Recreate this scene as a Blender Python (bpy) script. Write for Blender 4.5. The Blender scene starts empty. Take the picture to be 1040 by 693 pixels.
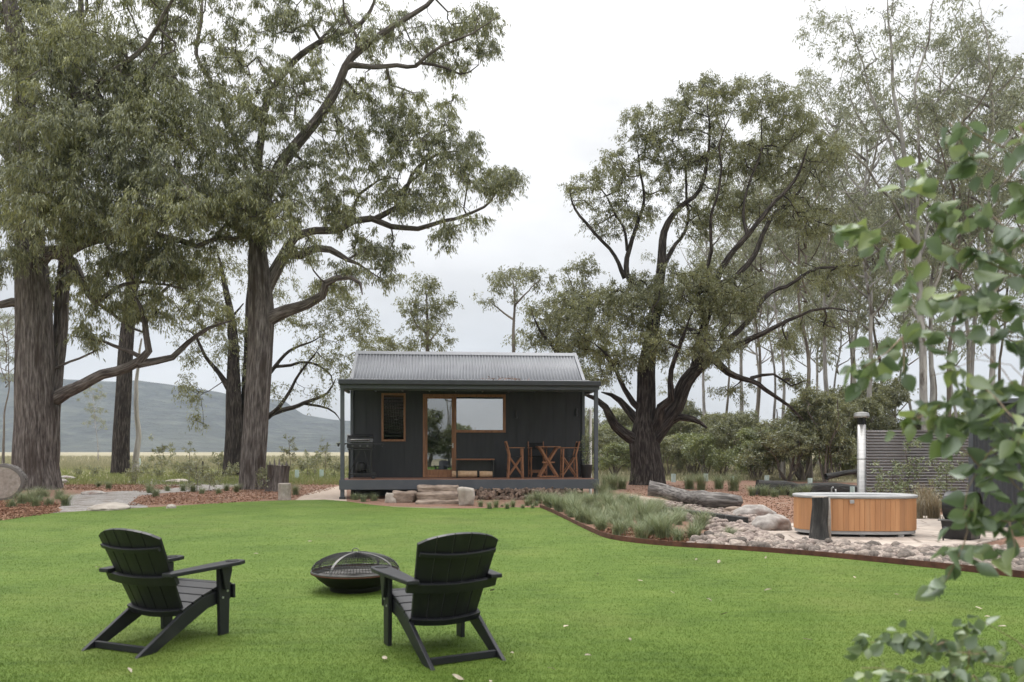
HAZE = 0.00019
SKY_BASE, SKY_SLOPE, SUN_E, EXPO = 6.7, 28, 1.3, 0.15
import bpy, math, random
import numpy as np
from mathutils import Vector, Matrix
R = math.radians
random.seed(7)
rng = np.random.default_rng(11)
SC = bpy.context.scene
COL = SC.collection
F, CX, HY, EYE = 809.0, 520.0, 458.0, 1.45      # lens in photo pixels, horizon row, eye height

def PT(px, py, Y):
    return Vector(((px-CX)/F*Y, Y, EYE-(py-HY)/F*Y))
def G(px, py, z=0.0):
    Y = F*(EYE-z)/(py-HY)
    return Vector(((px-CX)/F*Y, Y, z))

# ------------------------------------------------------------------ materials
def new_mat(name):
    m = bpy.data.materials.new(name); m.use_nodes = True
    nt = m.node_tree; nt.nodes.clear()
    out = nt.nodes.new('ShaderNodeOutputMaterial')
    return m, nt, out
def nd(nt, t, **kw):
    n = nt.nodes.new(t)
    for k, v in kw.items():
        if k.startswith('i_'): n.inputs[k[2:].replace('_', ' ')].default_value = v
        else: setattr(n, k, v)
    return n
def c4(c): return (c[0], c[1], c[2], 1)
def ramp(nt, stops):
    r = nd(nt, 'ShaderNodeValToRGB'); e = r.color_ramp.elements
    while len(e) < len(stops): e.new(0.5)
    for el, (p, c) in zip(e, stops): el.position = p; el.color = c4(c)
    return r
def coords(nt, kind='Object', scale=(1, 1, 1), attr=None):
    if attr:
        a = nd(nt, 'ShaderNodeAttribute', attribute_name=attr); src = a.outputs['Vector']
    else:
        a = nd(nt, 'ShaderNodeTexCoord'); src = a.outputs[kind]
    mp = nd(nt, 'ShaderNodeMapping'); mp.inputs['Scale'].default_value = scale
    nt.links.new(src, mp.inputs['Vector'])
    return mp.outputs['Vector']
def pmat(name, stops, scale=5.0, stretch=(1, 1, 1), rough=0.6, bump=0.0, bdist=0.01, detail=5, kind='Object', attr=None,
         metallic=0.0, spec=0.5, second=None, bump_scale=None, rand=0.0, island=0.0):
    """noise -> colour ramp -> principled; second=(scale, colour, low, high) adds blotches; rand = brightness jitter per object"""
    m, nt, out = new_mat(name); L = nt.links.new
    v = coords(nt, kind, stretch, attr)
    n = nd(nt, 'ShaderNodeTexNoise', i_Scale=scale, i_Detail=detail, i_Roughness=0.6); L(v, n.inputs['Vector'])
    r = ramp(nt, stops); L(n.outputs['Fac'], r.inputs['Fac'])
    colr = r.outputs['Color']
    if second:
        n2 = nd(nt, 'ShaderNodeTexNoise', i_Scale=second[0], i_Detail=4.0); L(v, n2.inputs['Vector'])
        mr = nd(nt, 'ShaderNodeMapRange'); mr.inputs['From Min'].default_value = second[2]; mr.inputs['From Max'].default_value = second[3]
        L(n2.outputs['Fac'], mr.inputs['Value'])
        mx = nd(nt, 'ShaderNodeMix', data_type='RGBA'); L(mr.outputs['Result'], mx.inputs['Factor'])
        L(colr, mx.inputs['A']); mx.inputs['B'].default_value = c4(second[1]); colr = mx.outputs['Result']
    if island:
        gi = nd(nt, 'ShaderNodeNewGeometry'); mi = nd(nt, 'ShaderNodeMapRange'); mi.inputs['To Min'].default_value = 1-island; mi.inputs['To Max'].default_value = 1+island
        L(gi.outputs['Random Per Island'], mi.inputs['Value']); hi = nd(nt, 'ShaderNodeHueSaturation'); L(mi.outputs['Result'], hi.inputs['Value']); L(colr, hi.inputs['Color']); colr = hi.outputs['Color']
    if rand:
        oi = nd(nt, 'ShaderNodeObjectInfo'); mr2 = nd(nt, 'ShaderNodeMapRange')
        mr2.inputs['To Min'].default_value = 1-rand; mr2.inputs['To Max'].default_value = 1+rand
        L(oi.outputs['Random'], mr2.inputs['Value'])
        hs = nd(nt, 'ShaderNodeHueSaturation'); L(mr2.outputs['Result'], hs.inputs['Value']); L(colr, hs.inputs['Color']); colr = hs.outputs['Color']
    b = nd(nt, 'ShaderNodeBsdfPrincipled', i_Roughness=rough, i_Metallic=metallic)
    b.inputs['Specular IOR Level'].default_value = spec
    L(colr, b.inputs['Base Color'])
    if bump:
        src = n
        if bump_scale:
            src = nd(nt, 'ShaderNodeTexNoise', i_Scale=bump_scale, i_Detail=6.0); L(v, src.inputs['Vector'])
        bp = nd(nt, 'ShaderNodeBump', i_Strength=bump, i_Distance=bdist)
        L(src.outputs['Fac'], bp.inputs['Height']); L(bp.outputs['Normal'], b.inputs['Normal'])
    L(b.outputs['BSDF'], out.inputs['Surface'])
    return m
def leaf_mat(name, dark, mid, young, clump=0.35, trans=0.3, gloss=0.12):
    m, nt, out = new_mat(name); L = nt.links.new
    g = nd(nt, 'ShaderNodeNewGeometry')
    v = coords(nt, 'Object')
    n = nd(nt, 'ShaderNodeTexNoise', i_Scale=clump, i_Detail=3.0); L(v, n.inputs['Vector'])
    ad = nd(nt, 'ShaderNodeMath', operation='MULTIPLY_ADD'); L(g.outputs['Random Per Island'], ad.inputs[0]); ad.inputs[1].default_value = 0.55
    mr = nd(nt, 'ShaderNodeMapRange'); mr.inputs['From Min'].default_value = .3; mr.inputs['From Max'].default_value = .7
    mr.inputs['To Max'].default_value = .45; L(n.outputs['Fac'], mr.inputs['Value']); L(mr.outputs['Result'], ad.inputs[2])
    r = ramp(nt, [(0.05, dark), (0.5, mid), (0.97, young)]); L(ad.outputs[0], r.inputs['Fac'])
    d = nd(nt, 'ShaderNodeBsdfDiffuse'); t = nd(nt, 'ShaderNodeBsdfTranslucent'); gl = nd(nt, 'ShaderNodeBsdfGlossy', i_Roughness=0.42)
    L(r.outputs['Color'], d.inputs['Color']); L(r.outputs['Color'], t.inputs['Color']); gl.inputs['Color'].default_value = (.8, .85, .85, 1)
    a = nd(nt, 'ShaderNodeMixShader', i_Fac=trans); L(d.outputs[0], a.inputs[1]); L(t.outputs[0], a.inputs[2])
    b = nd(nt, 'ShaderNodeMixShader', i_Fac=gloss); L(a.outputs[0], b.inputs[1]); L(gl.outputs[0], b.inputs[2])
    L(b.outputs[0], out.inputs['Surface'])
    return m
def bark_mat(name, deep, mid, high, stretch=(9, 9, 0.9), bump=0.9, bdist=0.05, second=None):
    return pmat(name, [(0.3, deep), (0.5, mid), (0.72, high)], scale=1.0, stretch=stretch, rough=0.95, bump=bump, bdist=bdist, detail=8, attr='bark_co', spec=0.15, second=second)

M = {}
M['bark'] = bark_mat('fibrous_bark', (.036, .030, .028), (.145, .126, .116), (.31, .283, .265), stretch=(17, 17, 2.0), bump=1.0, bdist=.1, second=(.22, (.07, .055, .048), .54, .68))
M['bark_dark'] = bark_mat('dark_bark', (.012, .010, .010), (.05, .042, .038), (.15, .13, .117), stretch=(15, 15, 2.0), bump=1.0, bdist=.1)
M['bark_grey'] = bark_mat('grey_brown_bark', (.06, .05, .045), (.17, .145, .125), (.30, .265, .24), stretch=(5, 5, .6), bump=.4, bdist=.02)
M['bark_pale'] = bark_mat('pale_smooth_bark', (.22, .205, .20), (.39, .37, .36), (.54, .52, .505), stretch=(3, 3, .8), bump=.2, bdist=.01,
                          second=(1.3, (.14, .12, .11), .52, .66))
M['bark_dead'] = bark_mat('bleached_dead_wood', (.25, .24, .22), (.45, .43, .40), (.6, .58, .55), bump=.3, bdist=.01)
M['leaf_big'] = leaf_mat('gum_leaves', (.066, .078, .034), (.23, .237, .105), (.42, .42, .14), trans=.42, gloss=.10)
M['leaf_right'] = leaf_mat('olive_gum_leaves', (.078, .084, .036), (.19, .194, .083), (.30, .30, .10), trans=.42, gloss=.07)
M['leaf_far'] = leaf_mat('grey_gum_leaves', (.13, .14, .085), (.265, .275, .17), (.40, .41, .24), trans=.4, gloss=.07)
M['leaf_bush'] = leaf_mat('bush_leaves', (.10, .106, .048), (.235, .24, .108), (.39, .385, .15), clump=.8, trans=.45)
M['leaf_fresh'] = leaf_mat('fresh_bush_leaves', (.09, .11, .035), (.22, .25, .08), (.42, .43, .13), clump=.8, trans=.42)
M['leaf_near'] = leaf_mat('blue_green_gum_leaves', (.08, .122, .066), (.185, .245, .132), (.33, .385, .12), clump=2.0, trans=.38, gloss=.09)
M['twig_near'] = pmat('reddish_twig', [(.3, (.20, .13, .08)), (.7, (.34, .25, .17))], scale=20)
M['tuft'] = leaf_mat('tuft_blades', (.105, .135, .062), (.21, .25, .12), (.38, .39, .22), clump=1.5, trans=.3, gloss=.06)
M['tuft_dry'] = leaf_mat('dry_tuft_blades', (.13, .10, .05), (.26, .20, .11), (.40, .33, .2), clump=1.5)
M['dry_grass'] = leaf_mat('paddock_grass_blades', (.15, .155, .08), (.265, .255, .145), (.42, .38, .25), clump=.08, trans=.3, gloss=.04)

def lawn_mat(name, bumpy):
    m, nt, out = new_mat(name); L = nt.links.new
    v = coords(nt, 'Object')
    n1 = nd(nt, 'ShaderNodeTexNoise', i_Scale=0.7, i_Detail=5.0, i_Roughness=.65); L(v, n1.inputs['Vector'])
    v2 = coords(nt, 'Object', (1.1, 5.5, 1))
    n2 = nd(nt, 'ShaderNodeTexNoise', i_Scale=1.6, i_Detail=6.0, i_Roughness=.7); L(v2, n2.inputs['Vector'])
    ad = nd(nt, 'ShaderNodeMath', operation='ADD'); L(n1.outputs['Fac'], ad.inputs[0]); L(n2.outputs['Fac'], ad.inputs[1])
    hf = nd(nt, 'ShaderNodeMath', operation='MULTIPLY'); L(ad.outputs[0], hf.inputs[0]); hf.inputs[1].default_value = .5
    src = hf.outputs[0]
    if not bumpy:
        g = nd(nt, 'ShaderNodeNewGeometry'); mm = nd(nt, 'ShaderNodeMath', operation='MULTIPLY_ADD')
        L(g.outputs['Random Per Island'], mm.inputs[0]); mm.inputs[1].default_value = .12
        sb = nd(nt, 'ShaderNodeMath', operation='SUBTRACT'); L(src, sb.inputs[0]); sb.inputs[1].default_value = .06
        L(sb.outputs[0], mm.inputs[2]); src = mm.outputs[0]
    r = ramp(nt, [(.34, LAWN[0]), (.5, LAWN[1]), (.68, LAWN[2])]); L(src, r.inputs['Fac'])
    n4 = nd(nt, 'ShaderNodeTexNoise', i_Scale=.42, i_Detail=6.0, i_Roughness=.62); L(v, n4.inputs['Vector'])
    m4 = nd(nt, 'ShaderNodeMapRange'); m4.inputs['From Min'].default_value = .5; m4.inputs['From Max'].default_value = .72; m4.inputs['To Max'].default_value = .38; L(n4.outputs['Fac'], m4.inputs['Value'])
    x4 = nd(nt, 'ShaderNodeMix', data_type='RGBA'); L(m4.outputs['Result'], x4.inputs['Factor']); L(r.outputs['Color'], x4.inputs['A']); x4.inputs['B'].default_value = (.165, .175, .05, 1)
    b = nd(nt, 'ShaderNodeBsdfPrincipled', i_Roughness=.75); b.inputs['Specular IOR Level'].default_value = .2
    L(x4.outputs['Result'], b.inputs['Base Color'])
    if bumpy:
        n3 = nd(nt, 'ShaderNodeTexNoise', i_Scale=70.0, i_Detail=3.0); L(v, n3.inputs['Vector'])
        bp = nd(nt, 'ShaderNodeBump', i_Strength=.6, i_Distance=.02); L(n3.outputs['Fac'], bp.inputs['Height']); L(bp.outputs['Normal'], b.inputs['Normal'])
        L(b.outputs[0], out.inputs['Surface'])
    else:
        t = nd(nt, 'ShaderNodeBsdfTranslucent'); L(x4.outputs['Result'], t.inputs['Color'])
        a = nd(nt, 'ShaderNodeMixShader', i_Fac=.35); L(b.outputs[0], a.inputs[1]); L(t.outputs[0], a.inputs[2]); L(a.outputs[0], out.inputs['Surface'])
    return m
LAWN = [(.055, .099, .013), (.093, .150, .022), (.142, .200, .038)]
M['lawn'] = lawn_mat('mown_lawn', True); M['blade'] = lawn_mat('lawn_blades', False)
M['mulch'] = pmat('bark_mulch', [(.25, (.07, .038, .026)), (.5, (.22, .118, .078)), (.75, (.37, .245, .17))], scale=26, detail=8, rough=.95, bump=.9, bdist=.03, second=(1.2, (.22, .17, .12), .55, .75))
M['chip'] = leaf_mat('mulch_chips', (.08, .04, .026), (.25, .13, .08), (.44, .29, .20), clump=2, trans=0, gloss=.03)
M['ground'] = pmat('paddock_ground', [(.3, (.15, .135, .08)), (.5, (.24, .215, .13)), (.7, (.33, .285, .19))], scale=.12, detail=9, rough=1, bump=.5, bdist=.1, second=(.02, (.36, .31, .20), .45, .65))
M['gravel'] = pmat('path_gravel', [(.3, (.15, .138, .128)), (.5, (.28, .262, .245)), (.72, (.45, .425, .40))], scale=16, detail=9, rough=.95, bump=.8, bdist=.03, second=(2.2, (.17, .135, .11), .48, .68))
M['sandpath'] = pmat('compacted_path', [(.3, (.36, .28, .22)), (.7, (.5, .41, .34))], scale=6, detail=8, rough=.95, bump=.4)
M['pad'] = pmat('paving', [(.3, (.33, .275, .23)), (.5, (.44, .375, .32)), (.7, (.52, .46, .40))], scale=3, detail=8, rough=.85, bump=.25, second=(.8, (.36, .31, .27), .5, .7))
M['dirt'] = pmat('bed_dirt', [(.3, (.10, .07, .055)), (.7, (.24, .18, .145))], scale=9, detail=8, rough=1, bump=.6)
M['stone'] = pmat('river_stone_surface', [(.3, (.10, .084, .074)), (.5, (.22, .18, .152)), (.7, (.37, .315, .27))], scale=2.2, detail=7, rough=.85, bump=.35, rand=.55)
M['boulder'] = pmat('boulder_surface', [(.3, (.19, .17, .155)), (.5, (.34, .31, .285)), (.7, (.46, .43, .40))], scale=5, detail=10, rough=.9, bump=.5, bdist=.04, second=(1.5, (.16, .10, .08), .55, .7))
M['sandstone'] = pmat('sandstone', [(.3, (.13, .095, .072)), (.5, (.26, .20, .158)), (.72, (.40, .325, .265))], scale=3.2, stretch=(1, 1, 3), detail=9, rough=.95, bump=.6, bdist=.04, second=(2.2, (.14, .11, .09), .55, .72))
M['palestone'] = pmat('pale_flat_stone', [(.3, (.27, .235, .20)), (.7, (.47, .425, .37))], scale=4, detail=9, rough=.95, bump=.5, bdist=.03)
M['greylog'] = pmat('weathered_grey_wood', [(.32, (.035, .03, .028)), (.5, (.15, .136, .126)), (.70, (.33, .31, .29))], scale=3.4, attr='bark_co', stretch=(6, 6, 1.0), detail=9, rough=.95, bump=.8, bdist=.04)
M['burnt'] = pmat('burnt_wood', [(.3, (.012, .012, .012)), (.6, (.05, .048, .045)), (.8, (.16, .15, .14))], scale=3.4, attr='bark_co', stretch=(6, 6, 1.0), detail=9, rough=.9, bump=.8, bdist=.04)
M['cutwood'] = pmat('sawn_end_grain', [(.3, (.24, .20, .17)), (.7, (.40, .36, .32))], scale=9, detail=6, rough=.9, bump=.3)
M['firewood'] = pmat('split_firewood', [(.25, (.06, .042, .034)), (.5, (.19, .135, .102)), (.75, (.37, .295, .24))], scale=7, detail=7, rough=.95, bump=.6, bdist=.02, rand=.5)
M['palewood'] = pmat('pale_firewood', [(.3, (.40, .25, .14)), (.7, (.60, .43, .28))], scale=8, detail=6, rough=.9, bump=.3, rand=.2)
M['cladding'] = pmat('charcoal_cladding', [(.3, (.019, .021, .024)), (.7, (.030, .032, .036))], scale=3, stretch=(3, 3, .4), detail=6, rough=.62, bump=.1)
M['steelgrey'] = pmat('slate_painted_steel', [(.3, (.062, .070, .082)), (.7, (.085, .093, .105))], scale=2, detail=4, rough=.5)
M['darktrim'] = pmat('dark_trim', [(.3, (.022, .025, .028)), (.7, (.032, .035, .04))], scale=4, rough=.5)
M['roof'] = pmat('pale_roof_steel', [(.3, (.235, .24, .257)), (.7, (.28, .287, .305))], scale=1.2, detail=6, rough=.42, metallic=.2, second=(.7, (.23, .235, .25), .5, .75))
M['cedar'] = pmat('oiled_cedar_frame', [(.3, (.17, .075, .034)), (.5, (.26, .122, .058)), (.7, (.34, .175, .085))], scale=3, stretch=(8, 8, .8), detail=6, rough=.5)
M['deckwood'] = pmat('deck_boards', [(.3, (.15, .075, .05)), (.7, (.28, .15, .10))], scale=4, stretch=(.5, 8, 1), detail=6, rough=.6, island=.2)
M['furn'] = pmat('stained_outdoor_timber', [(.3, (.16, .065, .03)), (.7, (.30, .135, .062))], scale=7, stretch=(4, 4, 1), detail=6, rough=.5)
M['tubcedar'] = pmat('cedar_staves', [(.25, (.36, .17, .075)), (.5, (.48, .235, .105)), (.75, (.57, .31, .15))], scale=1.0, stretch=(7, 7, .5), detail=7, rough=.6, island=.09, second=(.6, (.30, .165, .09), .52, .85))
M['plastic'] = pmat('charcoal_plastic_lumber', [(.3, (.009, .0092, .0125)), (.7, (.014, .0145, .019))], scale=6, stretch=(1, 1, 1), detail=5, spec=.5, second=(5, (.028, .028, .029), .56, .74), rough=.45, bump=.12, bdist=.003, bump_scale=60)
M['black'] = pmat('black_enamel', [(.3, (.010, .010, .011)), (.7, (.018, .018, .02))], scale=6, rough=.35)
M['hood'] = pmat('glossy_black_hood', [(.3, (.02, .02, .021)), (.7, (.03, .03, .031))], scale=6, rough=.14, spec=.9)
M['canvas'] = pmat('black_canvas', [(.3, (.009, .009, .010)), (.7, (.016, .016, .017))], scale=40, rough=.9)
M['iron'] = pmat('rusty_black_iron', [(.3, (.012, .012, .012)), (.65, (.022, .021, .020)), (.85, (.06, .04, .03))], scale=7, detail=8, rough=.55, metallic=.4)
M['mesh'] = pmat('spark_mesh_wire', [(.3, (.03, .03, .03)), (.7, (.06, .058, .056))], scale=9, rough=.5, metallic=.5)
M['strap'] = pmat('grey_iron_strap', [(.3, (.10, .10, .10)), (.7, (.17, .165, .16))], scale=9, rough=.45, metallic=.5)
M['ash'] = pmat('ash_and_char', [(.3, (.06, .055, .05)), (.7, (.30, .29, .28))], scale=7, detail=8, rough=1, bump=.8)
M['rust'] = pmat('rusted_steel_edging', [(.3, (.06, .025, .018)), (.7, (.15, .062, .04))], scale=8, detail=7, rough=.9)
M['steel'] = pmat('brushed_steel', [(.3, (.36, .355, .345)), (.7, (.48, .47, .455))], scale=3, stretch=(1, 1, 12), rough=.33, metallic=.85)
M['whiteshell'] = pmat('tub_shell', [(.3, (.31, .31, .31)), (.7, (.41, .41, .405))], scale=4, rough=.4)
M['fence'] = pmat('grey_corrugated_steel', [(.3, (.23, .22, .222)), (.7, (.30, .287, .29))], scale=1.4, detail=6, rough=.5, metallic=.2)
M['shed'] = pmat('charcoal_corrugated_steel', [(.3, (.035, .037, .044)), (.7, (.055, .058, .066))], scale=1.4, detail=5, rough=.5)
M['guard'] = pmat('tree_guard_plastic', [(.3, (.42, .55, .52)), (.7, (.55, .66, .63))], scale=4, rough=.5)
M['whitepost'] = pmat('white_paint', [(.3, (.66, .66, .65)), (.7, (.78, .78, .77))], scale=4, rough=.5)
M['fallen'] = pmat('dry_fallen_leaf', [(.3, (.28, .23, .16)), (.7, (.50, .45, .36))], scale=14, rough=.8, rand=.3)
M['bolt'] = pmat('bolt_heads', [(.3, (.45, .45, .46)), (.7, (.6, .6, .61))], scale=9, rough=.3, metallic=.8)
M['soil'] = pmat('dark_soil', [(.3, (.03, .022, .016)), (.7, (.08, .06, .045))], scale=12, rough=1, bump=.6)
M['hill'] = pmat('forested_hill', [(.32, (.004, .006, .006)), (.5, (.022, .027, .022)), (.68, (.065, .073, .055))], scale=.03, detail=10, rough=1, bump=1, bdist=12, second=(.004, (.06, .066, .05), .52, .72))
M['blind'] = pmat('interior_room', [(.3, (.05, .05, .048)), (.7, (.12, .115, .105))], scale=1.2, rough=.9)

def add_joints(m, scale, width, dark):
    nt = m.node_tree; L = nt.links.new; b = [n for n in nt.nodes if n.type == 'BSDF_PRINCIPLED'][0]; src = b.inputs['Base Color'].links[0].from_socket
    v = coords(nt, 'Object', (1, 1.25, .01)); vo = nd(nt, 'ShaderNodeTexVoronoi', feature='DISTANCE_TO_EDGE', i_Scale=scale); L(v, vo.inputs['Vector'])
    mr = nd(nt, 'ShaderNodeMapRange'); mr.inputs['From Max'].default_value = width; mr.inputs['To Min'].default_value = 1; mr.inputs['To Max'].default_value = 0; L(vo.outputs['Distance'], mr.inputs['Value'])
    mx = nd(nt, 'ShaderNodeMix', data_type='RGBA'); L(mr.outputs['Result'], mx.inputs['Factor']); L(src, mx.inputs['A']); mx.inputs['B'].default_value = c4(dark); L(mx.outputs['Result'], b.inputs['Base Color'])
add_joints(M['pad'], 1.5, .035, (.16, .125, .10))
def glass_mat(name, refl, tint=(.55, .58, .58)):
    m, nt, out = new_mat(name); L = nt.links.new
    gl = nd(nt, 'ShaderNodeBsdfGlossy', i_Roughness=.012); gl.inputs['Color'].default_value = (.92, .96, 1, 1)
    v = coords(nt, 'Object'); n = nd(nt, 'ShaderNodeTexNoise', i_Scale=1.1, i_Detail=2.0); L(v, n.inputs['Vector'])
    bp = nd(nt, 'ShaderNodeBump', i_Strength=.12, i_Distance=.01); L(n.outputs['Fac'], bp.inputs['Height']); L(bp.outputs[0], gl.inputs['Normal'])
    tr = nd(nt, 'ShaderNodeBsdfTransparent'); tr.inputs['Color'].default_value = c4(tint)
    mx = nd(nt, 'ShaderNodeMixShader', i_Fac=refl); L(tr.outputs[0], mx.inputs[1]); L(gl.outputs[0], mx.inputs[2]); L(mx.outputs[0], out.inputs['Surface'])
    return m
M['glass'] = glass_mat('reflective_glass', .44); M['glass_door'] = glass_mat('door_glass', .26); M['glass_louvre'] = glass_mat('louvre_glass', .30)
def water_mat():
    m, nt, out = new_mat('tub_water'); L = nt.links.new
    b = nd(nt, 'ShaderNodeBsdfPrincipled', i_Roughness=.04); b.inputs['Base Color'].default_value = (.20, .26, .26, 1)
    v = coords(nt, 'Object'); n = nd(nt, 'ShaderNodeTexNoise', i_Scale=6.0); L(v, n.inputs['Vector'])
    bp = nd(nt, 'ShaderNodeBump', i_Strength=.2, i_Distance=.02); L(n.outputs['Fac'], bp.inputs['Height']); L(bp.outputs[0], b.inputs['Normal'])
    L(b.outputs[0], out.inputs['Surface']); return m
M['water'] = water_mat()

# ------------------------------------------------------------------ objects and meshes
def tag(o, label=None, cat=None, group=None, kind=None):
    if label: o['label'] = label
    if cat: o['category'] = cat
    if group: o['group'] = group
    if kind: o['kind'] = kind
    return o
def empty(name, loc=(0, 0, 0), rz=0.0, scale=1.0):
    o = bpy.data.objects.new(name, None); o.empty_display_size = .2
    COL.objects.link(o); o.location = loc; o.rotation_euler = (0, 0, rz); o.scale = (scale,)*3
    return o
def copy_tree(o, parent=None):
    c = o.copy(); COL.objects.link(c)
    if parent is not None:
        c.parent = parent; c.matrix_parent_inverse = o.matrix_parent_inverse.copy()
    for ch in list(o.children): copy_tree(ch, c)
    return c
def mesh_np(name, V, faces_list, attr=None, smooth=False):
    """V (n,3); faces_list = list of int arrays (m,k)"""
    me = bpy.data.meshes.new(name)
    V = np.asarray(V, np.float32); me.vertices.add(len(V)); me.vertices.foreach_set('co', V.ravel())
    fl = [np.asarray(f, np.int32) for f in faces_list if len(f)]
    nl = sum(f.size for f in fl); nf = sum(len(f) for f in fl)
    me.loops.add(nl); me.loops.foreach_set('vertex_index', np.concatenate([f.ravel() for f in fl]))
    me.polygons.add(nf)
    tot = np.concatenate([np.full(len(f), f.shape[1], np.int32) for f in fl])
    st = np.zeros(nf, np.int32); st[1:] = np.cumsum(tot)[:-1]
    me.polygons.foreach_set('loop_start', st)
    if smooth: me.polygons.foreach_set('use_smooth', np.ones(nf, bool))
    if attr is not None:
        a = me.attributes.new('bark_co', 'FLOAT_VECTOR', 'POINT'); a.data.foreach_set('vector', np.asarray(attr, np.float32).ravel())
    me.update(calc_edges=True)
    return me
def link(name, me, mat, parent=None, loc=(0, 0, 0)):
    o = bpy.data.objects.new(name, me); COL.objects.link(o); o.location = loc
    if mat is not None:
        me.materials.clear(); me.materials.append(mat)
    if parent is not None: o.parent = parent
    return o
class MB:
    def __init__(s): s.v = []; s.f = []
    def add(s, vs, fs):
        b = len(s.v); s.v += [tuple(v) for v in vs]; s.f += [tuple(i+b for i in f) for f in fs]; return s
    def box(s, c, d, mat=None):
        x, y, z = d[0]/2, d[1]/2, d[2]/2
        P = [Vector(p) for p in ((-x,-y,-z),(x,-y,-z),(x,y,-z),(-x,y,-z),(-x,-y,z),(x,-y,z),(x,y,z),(-x,y,z))]
        if mat is not None: P = [mat @ p for p in P]
        P = [p+Vector(c) for p in P]
        return s.add(P, [(0,3,2,1),(4,5,6,7),(0,1,5,4),(1,2,6,5),(2,3,7,6),(3,0,4,7)])
    def bar(s, a, b, w, h, up=(0, 0, 1)):
        a, b = Vector(a), Vector(b); d = (b-a); L = d.length; d.normalize(); u = Vector(up)
        x = d.cross(u)
        if x.length < 1e-4: x = d.cross(Vector((0, 1, 0)))
        x.normalize(); z = x.cross(d)
        m = Matrix((x, d, z)).transposed()
        return s.box((a+b)/2, (w, L, h), m)
    def prism(s, poly, vec):
        """extrude a 3D polygon by vec"""
        P = [Vector(p) for p in poly]; n = len(P); vec = Vector(vec)
        s.add(P+[p+vec for p in P], [tuple(range(n))[::-1], tuple(range(n, 2*n))]+[(i, (i+1) % n, n+(i+1) % n, n+i) for i in range(n)])
        return s
    def tube(s, pts, rad, seg=8, cap=True):
        pts = [Vector(p) for p in pts]; n = len(pts)
        if not hasattr(rad, '__len__'): rad = [rad]*n
        vs = []; t0 = (pts[1]-pts[0]).normalized(); x = t0.orthogonal().normalized()
        for i in range(n):
            t = (pts[min(i+1, n-1)]-pts[max(i-1, 0)]).normalized()
            x = (x-t*x.dot(t)).normalized(); y = t.cross(x)
            for k in range(seg):
                a = 2*math.pi*k/seg; vs.append(pts[i]+(x*math.cos(a)+y*math.sin(a))*rad[i])
        fs = [(i*seg+k, i*seg+(k+1) % seg, (i+1)*seg+(k+1) % seg, (i+1)*seg+k) for i in range(n-1) for k in range(seg)]
        if cap: fs += [tuple(range(seg))[::-1], tuple(range((n-1)*seg, n*seg))]
        return s.add(vs, fs)
    def lathe(s, prof, seg=24, c=(0, 0, 0), sx=1.0, sy=1.0, cap=False):
        vs = []; n = len(prof); c = Vector(c)
        for r, z in prof:
            for k in range(seg):
                a = 2*math.pi*k/seg; vs.append(c+Vector((r*math.cos(a)*sx, r*math.sin(a)*sy, z)))
        fs = [(i*seg+k, i*seg+(k+1) % seg, (i+1)*seg+(k+1) % seg, (i+1)*seg+k) for i in range(n-1) for k in range(seg)]
        if cap: fs += [tuple(range(seg))[::-1], tuple(range((n-1)*seg, n*seg))]
        return s.add(vs, fs)
    def grid(s, rows):
        """rows: list of equal-length point lists"""
        w = len(rows[0]); vs = [p for r in rows for p in r]
        return s.add(vs, [(i*w+j, i*w+j+1, (i+1)*w+j+1, (i+1)*w+j) for i in range(len(rows)-1) for j in range(w-1)])
    def build(s, name, mat, parent=None, bevel=0.0, smooth=False, loc=(0, 0, 0), seg=2, solid=0.0):
        me = bpy.data.meshes.new(name); me.from_pydata(s.v, [], s.f)
        import bmesh
        bm = bmesh.new(); bm.from_mesh(me); bmesh.ops.recalc_face_normals(bm, faces=bm.faces); bm.to_mesh(me); bm.free()
        if smooth:
            for p in me.polygons: p.use_smooth = True
        o = link(name, me, mat, parent, loc)
        if solid: md = o.modifiers.new('solid', 'SOLIDIFY'); md.thickness = solid; md.offset = 0
        if bevel:
            md = o.modifiers.new('bevel', 'BEVEL'); md.width = bevel; md.segments = seg; md.limit_method = 'ANGLE'; md.angle_limit = R(35)
        return o
def blob_mesh(name, size, seed, sub=3, amp=.18, flat=.0, freq=1.7):
    import bmesh
    bm = bmesh.new(); bmesh.ops.create_icosphere(bm, subdivisions=sub, radius=1)
    from mathutils import noise
    for v in bm.verts:
        p = v.co.copy(); n = noise.fractal(p*freq+Vector((seed*3.1, seed*1.7, 0)), 1.0, 2.0, 4)
        q = noise.noise(p*.9+Vector((seed, 9.2, seed*2)))
        v.co = p*(1+amp*n+amp*.8*q)
        if v.co.z < -flat and flat: v.co.z = -flat
        v.co = Vector((v.co.x*size[0], v.co.y*size[1], v.co.z*size[2]))
    me = bpy.data.meshes.new(name); bm.to_mesh(me); bm.free()
    for p in me.polygons: p.use_smooth = True
    return me
def in_poly(P, poly):
    x, y = P[:, 0], P[:, 1]; c = np.zeros(len(P), bool); n = len(poly)
    for i in range(n):
        x1, y1 = poly[i][:2]; x2, y2 = poly[(i+1) % n][:2]
        m = ((y1 > y) != (y2 > y)) & (x < (x2-x1)*(y-y1)/((y2-y1) if y2 != y1 else 1e-9)+x1)
        c ^= m
    return c
def sheet(name, poly, z, mat):
    me = bpy.data.meshes.new(name)
    import bmesh
    bm = bmesh.new(); vs = [bm.verts.new((p[0], p[1], z)) for p in poly]; f = bm.faces.new(vs)
    bmesh.ops.triangulate(bm, faces=[f])
    bmesh.ops.recalc_face_normals(bm, faces=bm.faces)
    for f in bm.faces:
        if f.normal.z < 0: f.normal_flip()
    bm.to_mesh(me); bm.free()
    return tag(link(name, me, mat), kind='structure')
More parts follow.
